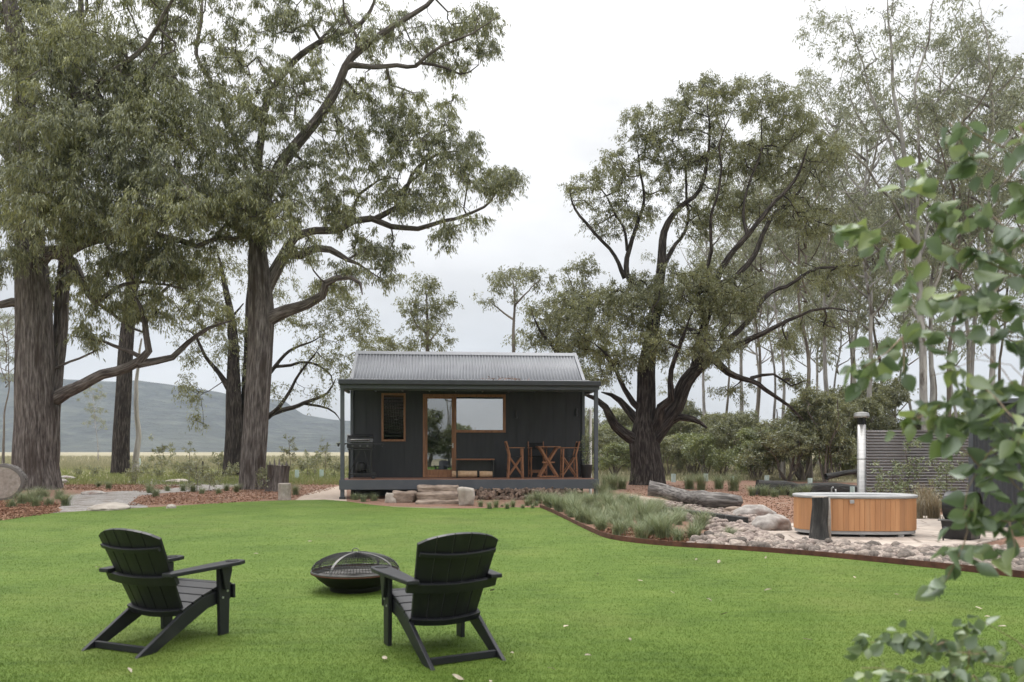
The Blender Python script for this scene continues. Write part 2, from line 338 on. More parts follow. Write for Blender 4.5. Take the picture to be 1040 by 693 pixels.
def unit(v): return v/np.maximum(np.linalg.norm(v, axis=-1, keepdims=True), 1e-9)
def leaves_np(P, D, L, W, droop=0.0):
    n = len(P); D = unit(D); rnd = rng.normal(size=(n, 3)); S = unit(np.cross(D, rnd)); N = np.cross(D, S)
    L = np.asarray(L).reshape(-1, 1)*np.ones((n, 1)); W = np.asarray(W).reshape(-1, 1)*np.ones((n, 1))
    mid = P+D*L*.42+N*L*.06
    V = np.stack([P, mid+S*W/2, P+D*L, mid-S*W/2], 1).reshape(-1, 3)
    return V, np.arange(n*4).reshape(n, 4)
def blades_np(P, H, W, lean):
    """one triangle per blade"""
    n = len(P); a = rng.uniform(0, 2*np.pi, n); S = np.stack([np.cos(a), np.sin(a), 0*a], 1)
    b = rng.uniform(0, 2*np.pi, n); T = np.stack([np.cos(b), np.sin(b), 0*b], 1)*rng.uniform(0, 1, (n, 1))*lean
    H = np.asarray(H).reshape(-1, 1)*np.ones((n, 1)); W = np.asarray(W).reshape(-1, 1)*np.ones((n, 1))
    Z = np.array([[0, 0, 1.]])
    V = np.stack([P-S*W/2, P+S*W/2, P+(Z+T)*H], 1).reshape(-1, 3)
    return V, np.arange(n*3).reshape(n, 3)
# ------------------------------------------------------------------ trees
def catmull(P, step):
    P = np.asarray(P, float); n = len(P)
    if n < 3: 
        k = max(2, int(np.linalg.norm(P[1, :3]-P[0, :3])/step)+1); t = np.linspace(0, 1, k)[:, None]; return P[0]*(1-t)+P[1]*t
    Q = np.vstack([2*P[0]-P[1], P, 2*P[-1]-P[-2]]); out = []
    for i in range(n-1):
        p0, p1, p2, p3 = Q[i:i+4]; k = max(1, int(np.linalg.norm(p2[:3]-p1[:3])/step))
        for t in np.linspace(0, 1, k, endpoint=False):
            out.append(.5*((2*p1)+(-p0+p2)*t+(2*p0-5*p1+4*p2-p3)*t*t+(-p0+3*p1-3*p2+p3)*t**3))
    out.append(P[-1]); return np.array(out)

class Skel:
    def __init__(s): s.p = []; s.par = []; s.r = []
    def add(s, p, par, r): s.p.append(np.asarray(p, float)); s.par.append(par); s.r.append(r); return len(s.p)-1
    def nearest(s, q): return int(np.argmin(((np.array(s.p)-q)**2).sum(1)))

def limb3(sk, pts, step=.35, wig=.04, attach=True, rmin=.012):
    """pts (n,4) x y z r; first point joins the nearest node if the skeleton has any"""
    P = catmull(pts, step)
    if len(sk.p) and attach:
        j = sk.nearest(P[0, :3]); par = j
        if np.linalg.norm(sk.p[j]-P[0, :3]) < .02: P = P[1:]
    else: par = -1
    nz = rng.normal(size=(len(P)+8, 3)); kr_ = np.array([1, 2, 3, 4, 3, 2, 1.]); nz = np.stack([np.convolve(nz[:, c], kr_/np.sqrt((kr_**2).sum()), 'same') for c in range(3)], 1)
    for i, q in enumerate(P):
        w = nz[i+4]*wig*(1.0+2.6*max(0., 1-q[3]/.2))*min(1, i/4)
        par = sk.add(q[:3]+w, par, max(q[3], rmin)*(1+.35*math.exp(-i/1.6) if attach and i < 8 and .04 < q[3] < .24 else 1))
    return par

def grow(sk, A, step=.3, wig=.09, rtip=.007, up=.15, expo=2.4, kr=1.0):
    """connect every attractor to the nearest node; returns tip indices"""
    A = np.asarray(A); P0 = np.array(sk.p)
    d0 = np.array([np.sqrt(((P0-a)**2).sum(1)).min() for a in A]); order = np.argsort(d0)
    cap = len(sk.p)+len(A)*14; buf = np.zeros((cap, 3)); n = len(sk.p); buf[:n] = P0
    nfix = n; tips = []
    for ai in order:
        a = A[ai]; d2 = ((buf[:n]-a)**2).sum(1); j = int(np.argmin(d2)); d = math.sqrt(d2[j]); s0 = buf[j].copy()
        k = max(1, min(12, int(d/step))); par = j
        bow = rng.normal(size=3)*.14*d; bow[2] += -up*d*.5
        for t in range(1, k+1):
            u = t/k; q = s0+(a-s0)*u+bow*math.sin(math.pi*u)*(1-.3*u)+(rng.normal(size=3)*wig*d/k if t < k else 0)
            if n >= cap: break
            buf[n] = q; sk.p.append(q); sk.par.append(par); sk.r.append(0); par = n; n += 1
        tips.append(par)
    # pipe model on grown nodes
    acc = np.zeros(n); 
    for t in tips: acc[t] += rtip**expo
    for i in range(n-1, -1, -1):
        if sk.par[i] >= 0: acc[sk.par[i]] += acc[i]
    for i in range(nfix, n): sk.r[i] = kr*acc[i]**(1/expo)
    for i in range(nfix, n):
        p = sk.par[i]; sk.r[i] = min(sk.r[i], sk.r[p]*.92)
    return tips

def skel_mesh(name, sk, flute=.06, zflare=None, minr=0.0, seed=0):
    n = len(sk.p); ch = [[] for _ in range(n)]
    for i, p in enumerate(sk.par):
        if p >= 0: ch[p].append(i)
    w = np.array(sk.r); V = []; A = []; F4 = []; nv = 0
    size = np.ones(n)
    for i in range(n-1, -1, -1):
        if sk.par[i] >= 0: size[sk.par[i]] += size[i]
    starts = [(i, -1) for i in range(n) if sk.par[i] < 0]
    r_ = np.random.default_rng(seed+5)
    while starts:
        i, par = starts.pop(); chain = ([par] if par >= 0 else [])+[i]
        while ch[i]:
            # continue along the thickest child
            best = max(ch[i], key=lambda c: (w[c], size[c]))
            for c in ch[i]:
                if c != best: starts.append((c, i))
            i = best; chain.append(i)
        if len(chain) < 2: continue
        P = np.array([sk.p[c] for c in chain]); rr = np.array([w[c] for c in chain])
        if par >= 0: rr[0] = min(rr[0], rr[1]*1.25)
        if rr.max() < minr: continue
        if len(P) > 4 and rr.max() > .05: rr[1:-1] = (rr[:-2]+2*rr[1:-1]+rr[2:])/4
        R0 = rr.max(); seg = 3 if R0 < .02 else 5 if R0 < .06 else 8 if R0 < .16 else 14 if R0 < .3 else 28
        T = np.gradient(P, axis=0); T = unit(T); x = np.cross(T[0], [0.3, .9, .1]); x /= np.linalg.norm(x)
        th = np.arange(seg)*2*np.pi/seg; ph = r_.uniform(0, 6.28, 6); ln = 0.0; off = r_.uniform(0, 50, 3)
        for k in range(len(P)):
            x = x-T[k]*x.dot(T[k]); x /= max(np.linalg.norm(x), 1e-6); y = np.cross(T[k], x)
            if k: ln += np.linalg.norm(P[k]-P[k-1])
            m = np.ones(seg)
            if R0 > .12:
                m += flute*(np.sin(3*th+ph[0]+ln*.12)*.5+np.sin(5*th+ph[1]-ln*.1)*.55+np.sin(9*th+ph[2]+ln*.15)*.45+np.sin(2*th+ln*.5+ph[3])*.3)*min(1., .5+R0)
            r = rr[k]*m
            ring = P[k]+np.outer(r*np.cos(th), x)+np.outer(r*np.sin(th), y)
            V.append(ring); A.append(np.stack([rr[k]*np.cos(th)+off[0], rr[k]*np.sin(th)+off[1], np.full(seg, ln)+off[2]], 1))
        a = nv+np.arange(len(P)-1)[:, None]*seg+np.arange(seg)[None]; b = nv+np.arange(len(P)-1)[:, None]*seg+(np.arange(seg)+1)[None] % seg
        F4.append(np.stack([a, b, b+seg, a+seg], -1).reshape(-1, 4)); nv += seg*len(P)
    return mesh_np(name, np.concatenate(V), [np.concatenate(F4)], attr=np.concatenate(A), smooth=True)

def crown_mesh(name, sk, tips, nleaf, L=.13, W=.026, spread=.34, droop=.9, twigs=7):
    tp = np.array([sk.p[t] for t in tips]); n = len(tp)
    par = np.array([sk.p[sk.par[t]] for t in tips]); od = unit(tp-par)
    # sprays: each tip carries several short twiglets, leaves hang from them
    td = unit(rng.normal(size=(n, twigs, 3))*np.array([1, 1, .8])+od[:, None]*.7+np.array([0, 0, .1])); tl = rng.uniform(.35, 1.15, (n, twigs, 1))*spread
    per = max(1, nleaf//twigs); u = rng.uniform(.1, 1, (n, twigs, per, 1))**.8
    P = tp[:, None, None]+td[:, :, None]*tl[:, :, None]*u+rng.normal(size=(n, twigs, per, 3))*spread*.10
    P[..., 2] -= (u[..., 0]**2)*tl[:, :, None, 0]*.35*droop
    D = rng.normal(size=P.shape)*.55+td[:, :, None]*.45; D[..., 2] -= droop
    keep = rng.uniform(size=P.shape[:3]) < rng.uniform(.45, 1.0, (n, 1, 1))
    P = P[keep]; D = D[keep]; k = len(P)
    V, Fq = leaves_np(P, D, L*rng.uniform(.6, 1.25, k), W*rng.uniform(.7, 1.3, k))
    return mesh_np(name, V, [Fq]), k

def blobs_px(bl, Yb, n_scale=1.0):
    """(px,py,rx,ry,count[,dd[,thickness]]) -> attractor points"""
    out = []
    for b in bl:
        x, y, rx, ry, n = b[:5]; dd = b[5] if len(b) > 5 else 0; th = b[6] if len(b) > 6 else 1.1
        n = int(n*n_scale)
        v = unit(rng.normal(size=(n, 3)))*rng.uniform(0, 1, (n, 1))**(1/2.4)
        D = Yb+dd+v[:, 1]*th*max(rx, ry)/F*Yb
        out.append(np.stack([(x+v[:, 0]*rx-CX)/F*D, D, EYE-(y+v[:, 2]*ry-HY)/F*D], 1))
    return np.concatenate(out)

LEAFTOT = 0
def finish_tree(name, label, sk, tips, base, mats, nleaf, L, W, spread, droop=.9, flute=.06, group=None, cat='tree', twigs=7):
    global LEAFTOT
    root = empty(name, base); tag(root, label, cat, group)
    sk.p = [p-np.array(base) for p in sk.p]
    tm = skel_mesh('trunk', sk, flute); link('trunk', tm, M[mats[0]], root)
    cm, k = crown_mesh('crown', sk, tips, nleaf, L, W, spread, droop, twigs); LEAFTOT += k
    link('crown', cm, M[mats[1]], root)
    return root
def tree_px(name, label, Yb, limbs, blobs, mats, nleaf=46, L=.14, W=.03, spread=.45, back=0.0, step=.3, n_scale=1.0, flute=.06, kr=1.0, droop=.9, group=None, rtip=.008, up=.15, cat='tree', twigs=7):
    """limbs: (k, [(px,py,r_px)...]) k = how fast the limb leaves the picture's plane; the first is the trunk"""
    sk = Skel(); base = None
    for li, (k, pts) in enumerate(limbs):
        pts = np.array(pts, float)
        if li == 0: D0 = Yb
        else:
            q = np.array([((p[0])/p[1]*F+CX, HY-(p[2]-EYE)/p[1]*F) for p in sk.p]); j = int(np.argmin(((q-pts[0, :2])**2).sum(1))); D0 = sk.p[j][1]
        s = np.concatenate([[0], np.cumsum(np.hypot(*np.diff(pts[:, :2], axis=0).T))])*D0/F
        D = D0+k*s; pts[-1, 2] *= .55; pts[:, 2] *= np.clip(.48+.5*pts[:, 2]/8.5*(Yb/32), .45, 1)
        P = np.stack([(pts[:, 0]-CX)/F*D, D, EYE-(pts[:, 1]-HY)/F*D, pts[:, 2]/F*D], 1)
        if li == 0:
            base = (P[0, 0], P[0, 1], 0.0)
            # root flare below the first traced point
            P = np.vstack([[P[0, 0], P[0, 1], -.15, P[0, 3]*1.22], [P[0, 0], P[0, 1], .12, P[0, 3]*1.1], [P[0, 0], P[0, 1], .6, P[0, 3]*1.0], P[1:]])
        limb3(sk, P, wig=.014 if li == 0 else .04)
    A = blobs_px(blobs, Yb, n_scale)
    A = A[A[:, 2] > .5]
    if back:
        lift = back*rng.uniform(-.25, 1.0, len(A)); k_ = (A[:, 1]+lift)/A[:, 1]; A = np.stack([A[:, 0]*k_, A[:, 1]*k_, EYE+(A[:, 2]-EYE)*k_], 1)
    tips = grow(sk, A, step=step, kr=kr, rtip=rtip, up=up)
    return finish_tree(name, label, sk, tips, base, mats, nleaf, L, W, spread, droop, flute, group, cat, twigs)

# --- the big gum at the left edge
tree_px('gum_tree', 'massive furrowed-trunk gum tree behind the cut log, its boughs filling the upper left', 30, [
    (0, [(37, 497, 21.5), (37, 440, 20), (36, 380, 18.3), (35, 330, 16.8), (33, 285, 15.5), (30, 225, 12), (27, 160, 11), (24, 100, 9.5), (18, 45, 9), (8, -10, 7), (2, -90, 4)]),
    (.12, [(50, 478, 9), (55, 420, 8), (57, 360, 7.5), (60, 310, 7.5), (66, 262, 7), (70, 215, 8), (64, 170, 8), (72, 110, 6), (80, 40, 5), (84, -50, 3)]),
    (-.25, [(50, 409, 7), (68, 398, 6.6), (87, 390, 6.3), (106, 382, 6), (121, 379, 6), (143, 367, 5.6), (153, 354, 4.8), (150, 338, 4), (142, 314, 4), (133, 299, 3)]),
    (.35, [(140, 370, 4.5), (160, 367, 4), (178, 363, 4), (194, 349, 3.5), (214, 335, 2.8), (236, 325, 2)]),
    (-.3, [(38, 266, 9), (48, 257, 8), (67, 256, 7), (95, 243, 6.5), (130, 236, 6), (151, 233, 5.5), (173, 214, 4), (184, 195, 3), (192, 160, 2)]),
    (.3, [(151, 236, 4.5), (168, 241, 4), (184, 243, 4), (202, 248, 3.5), (223, 242, 3.2), (245, 240, 2.5), (268, 222, 2)]),
    (.4, [(147, 232, 3.2), (143, 212, 3), (141, 195, 2.7), (138, 158, 2.2), (146, 120, 1.7)]),
    (-.15, [(60, 258, 6), (74, 266, 5.5), (81, 278, 5), (90, 297, 4.5), (98, 311, 3.5), (111, 302, 3.2), (141, 290, 2.6), (172, 285, 2.2), (205, 288, 1.6)]),
    (.2, [(24, 110, 6), (38, 75, 4.5), (52, 40, 3.5), (75, 15, 3), (90, -30, 2)]),
    (-.5, [(26, 140, 6), (60, 110, 4.5), (100, 85, 4), (135, 60, 3.5), (160, 30, 3), (180, -20, 2)]),
    (.6, [(28, 180, 6), (-20, 130, 5), (-70, 90, 4), (-120, 50, 3)]),
    (-.4, [(30, 310, 5.5), (12, 307, 5), (-15, 309, 4), (-50, 290, 3)]),
    (.2, [(95, 305, 2.5), (115, 316, 2.5), (135, 328, 2.3), (150, 338, 2.5)]),
    (-.3, [(48, 382, 2.6), (62, 371, 2.4), (80, 365, 2), (105, 358, 1.7), (116, 350, 1)]),
    (-.2, [(145, 364, 3), (132, 358, 2.8), (112, 352, 2.4), (92, 343, 2.2), (74, 338, 1.6)]),
], [
    (30, 30, 55, 50, 60), (90, 60, 60, 55, 85, -1.5), (150, 75, 50, 50, 70, -2), (60, 130, 60, 45, 80, -1), (130, 140, 60, 45, 90, -2.5), (200, 130, 40, 55, 62, -2),
    (20, 190, 40, 45, 46), (85, 195, 60, 40, 70, -2), (160, 200, 55, 40, 75, -3), (220, 205, 45, 40, 60, -1), (255, 225, 28, 25, 26, 0),
    (100, 285, 35, 35, 26, -1), (60, 295, 22, 30, 12, 1), (140, 260, 40, 22, 34, -2), (185, 265, 35, 28, 34, -1), (150, 310, 32, 20, 18, -1), (205, 318, 30, 16, 14, 2), (90, 340, 24, 20, 8, -1),
    (20, -50, 80, 60, 50), (110, -40, 80, 55, 50, -1), (-60, 60, 60, 80, 60), (-60, 190, 60, 60, 45), (-40, 290, 40, 30, 14, -1), (190, -30, 40, 40, 20, -1),
    (22, 90, 30, 60, 34, -3), (30, 195, 30, 50, 34, -3), (70, 130, 35, 40, 26, -3.5), (60, 40, 35, 40, 24, -3), (175, 20, 28, 28, 16, -1), (70, 235, 40, 14, 16, -2), (120, 225, 40, 14, 18, -3), (8, 260, 24, 18, 12, -2),
], ('bark', 'leaf_big'), nleaf=175, n_scale=1.4, spread=.55, L=.19, W=.036, flute=.05, kr=1.3, back=.6, droop=1.5)

# --- the second big gum, left of the cabin
tree_px('gum_tree', 'tall gum with a straight brown trunk beside the stump, limbs reaching over the cabin', 30, [
    (0, [(257, 499, 12.5), (259, 450, 12.5), (262, 400, 12.5), (265, 350, 12.5), (266, 320, 13), (264, 285, 11), (262, 245, 8.5), (268, 205, 7.5), (283, 170, 7), (300, 147, 6.5), (322, 121, 6), (334, 104, 6), (343, 88, 5.5), (356, 60, 5), (389, 35, 4.2), (417, 14, 3.5), (440, -4, 3), (470, -40, 2)]),
    (-.35, [(270, 326, 8), (279, 321, 7), (291, 316, 6.5), (311, 310, 6), (325, 300, 5.5), (330, 286, 5), (342, 280, 4), (358, 278, 3.6), (372, 284, 3), (376, 296, 2)]),
    (.2, [(266, 300, 8), (275, 283, 7.5), (288, 261, 6.5), (301, 240, 5.5), (320, 234, 5), (344, 232, 5), (362, 223, 4.6), (380, 222, 4.4), (400, 231, 4), (426, 233, 3.6), (437, 228, 3.4), (449, 222, 3), (471, 212, 2.5), (499, 202, 2), (514, 184, 1.5), (528, 178, 1)]),
    (-.1, [(290, 258, 5), (305, 259, 4.8), (321, 251, 4.8), (336, 252, 4.4), (353, 261, 3.8), (364, 265, 3.2)]),
    (.3, [(380, 223, 3.6), (402, 210, 3.4), (409, 201, 3.2), (417, 184, 3), (425, 170, 2.8), (443, 158, 2.2), (469, 153, 1.6)]),
    (-.3, [(402, 210, 2.4), (406, 196, 2.2), (416, 180, 2), (430, 168, 1.6), (445, 172, 1)]),
    (.2, [(359, 224, 2.6), (359, 210, 2.4), (365, 195, 2.2), (389, 179, 2), (410, 178, 1.4)]),
    (-.4, [(471, 212, 1.5), (475, 180, 1.2), (478, 160, 1)]),
    (.15, [(262, 250, 6), (260, 200, 5.5), (263, 150, 5), (271, 106, 4.5), (291, 71, 4.5), (314, 50, 4), (350, 32, 3.6), (370, 10, 3), (385, -30, 2)]),
    (-.2, [(357, 66, 3.5), (380, 69, 3.4), (405, 65, 3.3), (427, 66, 3), (440, 55, 2.6), (455, 45, 2.2), (482, 35, 1.6), (507, 19, 1.2)]),
    (.3, [(427, 64, 2), (450, 66, 2), (465, 71, 1.8), (483, 62, 1.3)]),
    (.4, [(264, 215, 4), (245, 170, 3.5), (222, 110, 3.2), (200, 60, 3), (206, 22, 2.6), (208, -30, 2)]),
    (-.5, [(330, 108, 3), (310, 133, 2.8), (297, 120, 2.4), (300, 95, 2)]),
    (.5, [(314, 52, 2.6), (328, 35, 2.2), (336, 20, 2), (330, 2, 1.6)]),
    (-.2, [(358, 60, 3), (362, 40, 2.4), (352, 10, 2), (350, -30, 1.5)]),
], [
    (235, 60, 40, 45, 40), (265, 120, 45, 45, 56, -1), (250, 190, 40, 40, 46, -1.5), (300, 75, 35, 35, 24, -1), (310, 180, 40, 40, 34, -1), (290, 225, 35, 25, 24, -2),
    (345, 140, 32, 40, 26, 1), (340, 200, 32, 28, 20, 0), (400, 125, 32, 26, 26, 0), (425, 140, 26, 24, 20), (455, 120, 20, 22, 11, 1), (385, 160, 32, 26, 20), (470, 150, 24, 22, 17, .5), (440, 175, 24, 24, 16), (480, 180, 24, 20, 17), (505, 185, 20, 16, 14), (520, 178, 14, 12, 8),
    (395, 200, 30, 18, 14), (420, 205, 24, 16, 11), (450, 205, 22, 12, 8), (470, 225, 22, 12, 8), (450, 240, 18, 10, 5),
    (345, 225, 28, 18, 13), (380, 250, 26, 16, 13), (400, 260, 20, 14, 8), (355, 275, 22, 12, 8, -1), (395, 275, 14, 12, 5),
    (370, 40, 34, 26, 15), (400, 20, 32, 22, 12), (430, 40, 28, 22, 13), (465, 25, 26, 18, 15), (495, 18, 20, 15, 12), (460, 62, 24, 12, 9), (490, 50, 16, 14, 7), (330, 25, 34, 26, 16), (290, 20, 36, 26, 20), (385, 85, 24, 16, 8), (355, 100, 24, 20, 9), (410, 95, 22, 12, 7),
    (240, -20, 50, 35, 24), (320, -30, 60, 35, 26), (400, -35, 55, 30, 20), (470, -30, 40, 25, 10), (310, 255, 24, 12, 7, -2), (330, 290, 22, 16, 7, -1),
], ('bark', 'leaf_big'), nleaf=165, n_scale=1.4, spread=.48, L=.17, W=.034, flute=.045, kr=1.4, back=1.2, droop=1.5)

# --- two darker trees further back on the left
tree_px('gum_tree', 'dark-barked gum of middle distance between the two biggest left trunks', 50, [
    (0, [(123, 482, 8.6), (124, 440, 8), (126, 400, 7.5), (128, 360, 7), (132, 310, 6), (138, 260, 5), (140, 200, 4)]),
    (.3, [(130, 330, 3), (160, 300, 2.5), (190, 280, 2)]), (-.3, [(134, 290, 3), (110, 250, 2.4), (90, 220, 1.8)]),
], [(130, 240, 55, 40, 40), (180, 280, 40, 30, 26), (90, 250, 40, 40, 26), (150, 180, 60, 40, 30), (200, 240, 30, 30, 16)],
    ('bark_dark', 'leaf_right'), nleaf=80, n_scale=1.3, spread=.8, L=.22, W=.055)
tree_px('gum_tree', 'dark twin-trunked gum of middle distance, just behind the straight brown trunk', 46, [
    (0, [(237, 484, 9.5), (238, 450, 9), (238, 410, 8), (237, 370, 6), (236, 330, 4.5), (228, 290, 3.5), (222, 260, 2.5)]),
    (.1, [(243, 478, 8), (250, 440, 7.5), (254, 400, 7), (255, 350, 6.5), (256, 300, 6), (258, 250, 4.5), (265, 200, 3)]),
    (.3, [(254, 436, 4.5), (270, 425, 3.6), (285, 418, 3.2), (309, 410, 2.8), (334, 400, 2), (342, 385, 1.4)]),
    (-.3, [(272, 424, 2.8), (281, 415, 2.6), (289, 404, 2.4), (300, 388, 2), (313, 370, 1.6), (325, 352, 1.2)]),
    (.3, [(309, 410, 1.8), (329, 415, 1.6), (342, 430, 1)]),
    (.2, [(262, 400, 3), (275, 378, 2.6), (295, 374, 2.4), (313, 370, 2), (330, 379, 1.6), (338, 396, 1)]),
    (-.2, [(275, 378, 2.4), (289, 361, 2.2), (311, 347, 1.8), (330, 338, 1.2)]),
    (-.3, [(235, 398, 4), (224, 382, 3), (212, 366, 2.4), (200, 345, 2), (188, 335, 1.4)]),
    (.3, [(237, 360, 3), (232, 330, 2.5), (250, 310, 1.8)]),
], [(205, 350, 28, 22, 18), (195, 395, 20, 14, 12), (210, 300, 26, 22, 18), (225, 270, 28, 20, 20), (345, 320, 32, 28, 32), (330, 300, 28, 18, 18), (365, 335, 20, 22, 14), (320, 360, 32, 20, 16), (345, 370, 22, 24, 16), (300, 330, 24, 24, 12), (330, 400, 18, 12, 6), (285, 395, 14, 12, 5),
    (204, 425, 9, 9, 4), (255, 380, 12, 40, 12, 1), (250, 330, 14, 20, 8), (275, 290, 30, 20, 14), (230, 345, 18, 18, 10)],
    ('bark_dark', 'leaf_right'), nleaf=90, n_scale=1.3, spread=.7, L=.20, W=.05)
# bleached dead stem
sk = Skel(); limb3(sk, np.array([(-24.1, 51, -.1, .2), (-24.0, 51, 2, .17), (-23.95, 51, 5, .13), (-23.9, 51, 8.5, .05)]))
o = empty('dead_tree', (-24.1, 51, 0)); tag(o, 'slim bleached white dead trunk right against the dark-barked gum', 'tree'); sk.p = [p-np.array((-24.1, 51, 0)) for p in sk.p]
link('trunk', skel_mesh('trunk', sk), M['bark_dead'], o)

# --- the spreading tree right of the cabin
tree_px('gum_tree', 'broad many-limbed dark gum right of the cabin, low boughs curling out of its short trunk', 34, [
    (0, [(657, 493, 15.5), (656, 470, 14), (654, 450, 14.5), (655, 425, 10), (656, 400, 9), (657, 375, 8.5), (660, 350, 7.5), (665, 315, 6.5), (671, 275, 5.5), (675, 235, 4.5), (690, 210, 3.6), (710, 190, 3), (722, 140, 2), (720, 100, 1.4)]),
    (-.15, [(662, 447, 9), (672, 432, 8), (686, 412, 8), (697, 388, 7.5), (711, 372, 6.5), (729, 361, 5), (759, 349, 4), (786, 338, 3.4), (800, 331, 2.6), (830, 320, 2), (871, 324, 1.2)]),
    (-.4, [(648, 448, 7), (640, 444, 6), (625, 432, 5.5), (618, 412, 4.6), (610, 402, 3.4), (600, 396, 2.4), (590, 388, 1.6)]),
    (.3, [(650, 430, 5), (640, 418, 4.4), (630, 406, 4), (621, 399, 3), (608, 396, 2)]),
    (-.3, [(652, 417, 4), (644, 409, 3.6), (637, 396, 3.2), (630, 376, 2.8), (622, 360, 2.2), (609, 349, 1.6)]),
    (-.5, [(664, 440, 6), (668, 425, 5.5), (670, 412, 5), (681, 402, 4.6), (682, 390, 4), (681, 370, 3.4), (690, 345, 2.8), (700, 320, 2.2)]),
    (-.4, [(676, 430, 4.6), (690, 424, 4.4), (704, 427, 4), (720, 435, 3)]),
    (.4, [(725, 365, 4.5), (740, 376, 4.2), (763, 384, 3.6), (781, 398, 3), (793, 407, 2.6), (811, 423, 2)]),
    (-.2, [(763, 384, 2.4), (785, 380, 2), (800, 392, 1.6), (812, 388, 1)]),
    (.2, [(729, 361, 4), (752, 335, 3.6), (785, 301, 3.2), (800, 293, 2.8), (823, 279, 2.4), (850, 273, 2), (871, 267, 1.4)]),
    (.15, [(667, 312, 4.5), (650, 298, 4), (634, 280, 4), (637, 254, 3.4), (646, 228, 2.8), (655, 190, 2.2), (650, 150, 1.6)]),
    (-.2, [(634, 282, 3), (622, 258, 2.6), (601, 239, 2.4), (585, 218, 2), (580, 200, 1.5)]),
    (.3, [(637, 254, 2.2), (630, 225, 1.9), (612, 200, 1.6), (600, 190, 1.2)]),
    (-.1, [(706, 378, 5.5), (716, 330, 5), (728, 285, 4.6), (740, 262, 4.2), (759, 239, 3.8), (777, 218, 3.3), (793, 194, 2.8), (810, 170, 2.2), (823, 149, 1.6)]),
    (.3, [(728, 290, 4), (750, 280, 3.8), (765, 262, 3.6), (785, 228, 3), (805, 200, 2.4), (819, 175, 1.8)]),
    (-.3, [(716, 330, 3.4), (712, 290, 3), (717, 258, 2.6), (721, 209, 2.2), (735, 160, 1.7), (745, 110, 1.2)]),
    (.4, [(672, 273, 3.6), (690, 245, 2.8), (700, 215, 2.3), (690, 170, 1.8), (670, 140, 1.3)]),
    (.2, [(759, 240, 2.4), (755, 200, 2), (770, 150, 1.6), (778, 100, 1)]),
], [
    (596, 190, 24, 18, 15), (630, 172, 28, 24, 24), (655, 135, 30, 28, 30), (690, 115, 26, 26, 24), (722, 98, 28, 26, 28), (770, 98, 32, 24, 30), (805, 118, 28, 26, 26), (835, 160, 22, 34, 22),
    (640, 215, 32, 24, 20), (690, 170, 32, 30, 28), (735, 150, 34, 32, 34), (785, 160, 34, 34, 36), (800, 210, 30, 28, 24), (750, 205, 32, 28, 24), (705, 220, 28, 22, 16), (835, 225, 26, 24, 15), (610, 225, 18, 16, 6),
    (650, 305, 38, 30, 46, -1.5), (700, 295, 45, 34, 64, -2), (745, 300, 34, 32, 40, -2), (610, 320, 36, 28, 40, -1), (670, 345, 36, 24, 34, -2), (720, 345, 32, 24, 26, -3), (590, 350, 26, 20, 18, 0), (630, 365, 30, 16, 20, -1), (575, 315, 26, 24, 22, 1),
    (830, 280, 30, 14, 12), (860, 270, 18, 14, 8), (830, 325, 26, 12, 9), (790, 345, 24, 14, 8), (800, 385, 18, 12, 6), (745, 395, 20, 12, 5), (600, 385, 22, 10, 7, -2),
], ('bark_dark', 'leaf_right'), nleaf=170, n_scale=1.7, spread=.5, L=.13, W=.036, flute=.09, kr=1.6, back=1.6)

# --- trees behind the cabin
tree_px('gum_tree', 'neat narrow-crowned young gum standing alone behind the cabin roof', 62, [
    (0, [(435, 478, 3), (435, 420, 2.8), (434, 360, 2.4), (434, 320, 1.8), (432, 290, .9)]), (.3, [(434, 350, 1.4), (447, 335, 1.1), (452, 325, .8)]), (-.3, [(434, 340, 1.4), (420, 328, 1), (415, 315, .8)])],
    [(432, 290, 13, 12, 17), (420, 312, 16, 12, 19), (447, 312, 15, 12, 18), (434, 330, 24, 12, 26), (420, 350, 16, 8, 9), (448, 348, 16, 8, 9)], ('bark_grey', 'leaf_right'), nleaf=90, n_scale=1.3, spread=.75, L=.24, W=.065)
tree_px('gum_tree', 'flat-topped slender gum rising behind the right half of the cabin roof', 58, [
    (0, [(521, 480, 3), (521, 420, 2.8), (521, 360, 2.4), (522, 330, 2), (523, 300, 1.4), (522, 282, 1)]), (.3, [(522, 325, 1.4), (505, 312, 1.1), (493, 303, .8)]), (-.3, [(523, 310, 1.3), (540, 292, 1), (552, 283, .7)])],
    [(505, 285, 18, 10, 15), (530, 278, 22, 9, 18), (552, 285, 12, 10, 8), (492, 303, 9, 6, 4), (520, 300, 20, 8, 5), (523, 345, 10, 8, 4)], ('bark_grey', 'leaf_right'), nleaf=90, n_scale=1.3, spread=.7, L=.22, W=.06)
tree_px('gum_tree', 'rounded olive gum crown crowding the right end of the cabin roof', 48, [
    (0, [(572, 482, 5), (570, 430, 4.5), (568, 380, 4), (566, 340, 3), (575, 300, 2)]), (.3, [(568, 370, 2.6), (590, 340, 2), (605, 310, 1.4)]), (-.3, [(567, 360, 2.6), (548, 335, 2), (540, 318, 1.4)])],
    [(560, 320, 26, 20, 28), (590, 300, 28, 26, 34), (545, 340, 20, 14, 16), (575, 345, 28, 14, 20), (610, 340, 24, 28, 24), (590, 272, 18, 12, 12), (600, 375, 20, 16, 10)], ('bark_dark', 'leaf_right'), nleaf=100, n_scale=1.4, spread=.75, L=.2, W=.055)
tree_px('gum_tree', 'low feathery gum showing between the left boughs and the cabin roof', 60, [
    (0, [(385, 480, 4), (384, 430, 3.6), (382, 385, 2.6), (380, 355, 1.6)]), (.3, [(383, 390, 1.8), (400, 365, 1.2)])],
    [(375, 355, 20, 12, 12), (395, 350, 16, 8, 8), (405, 352, 12, 5, 4), (368, 385, 14, 12, 7)], ('bark_grey', 'leaf_right'), nleaf=90, n_scale=1.5, spread=.75, L=.24, W=.065)

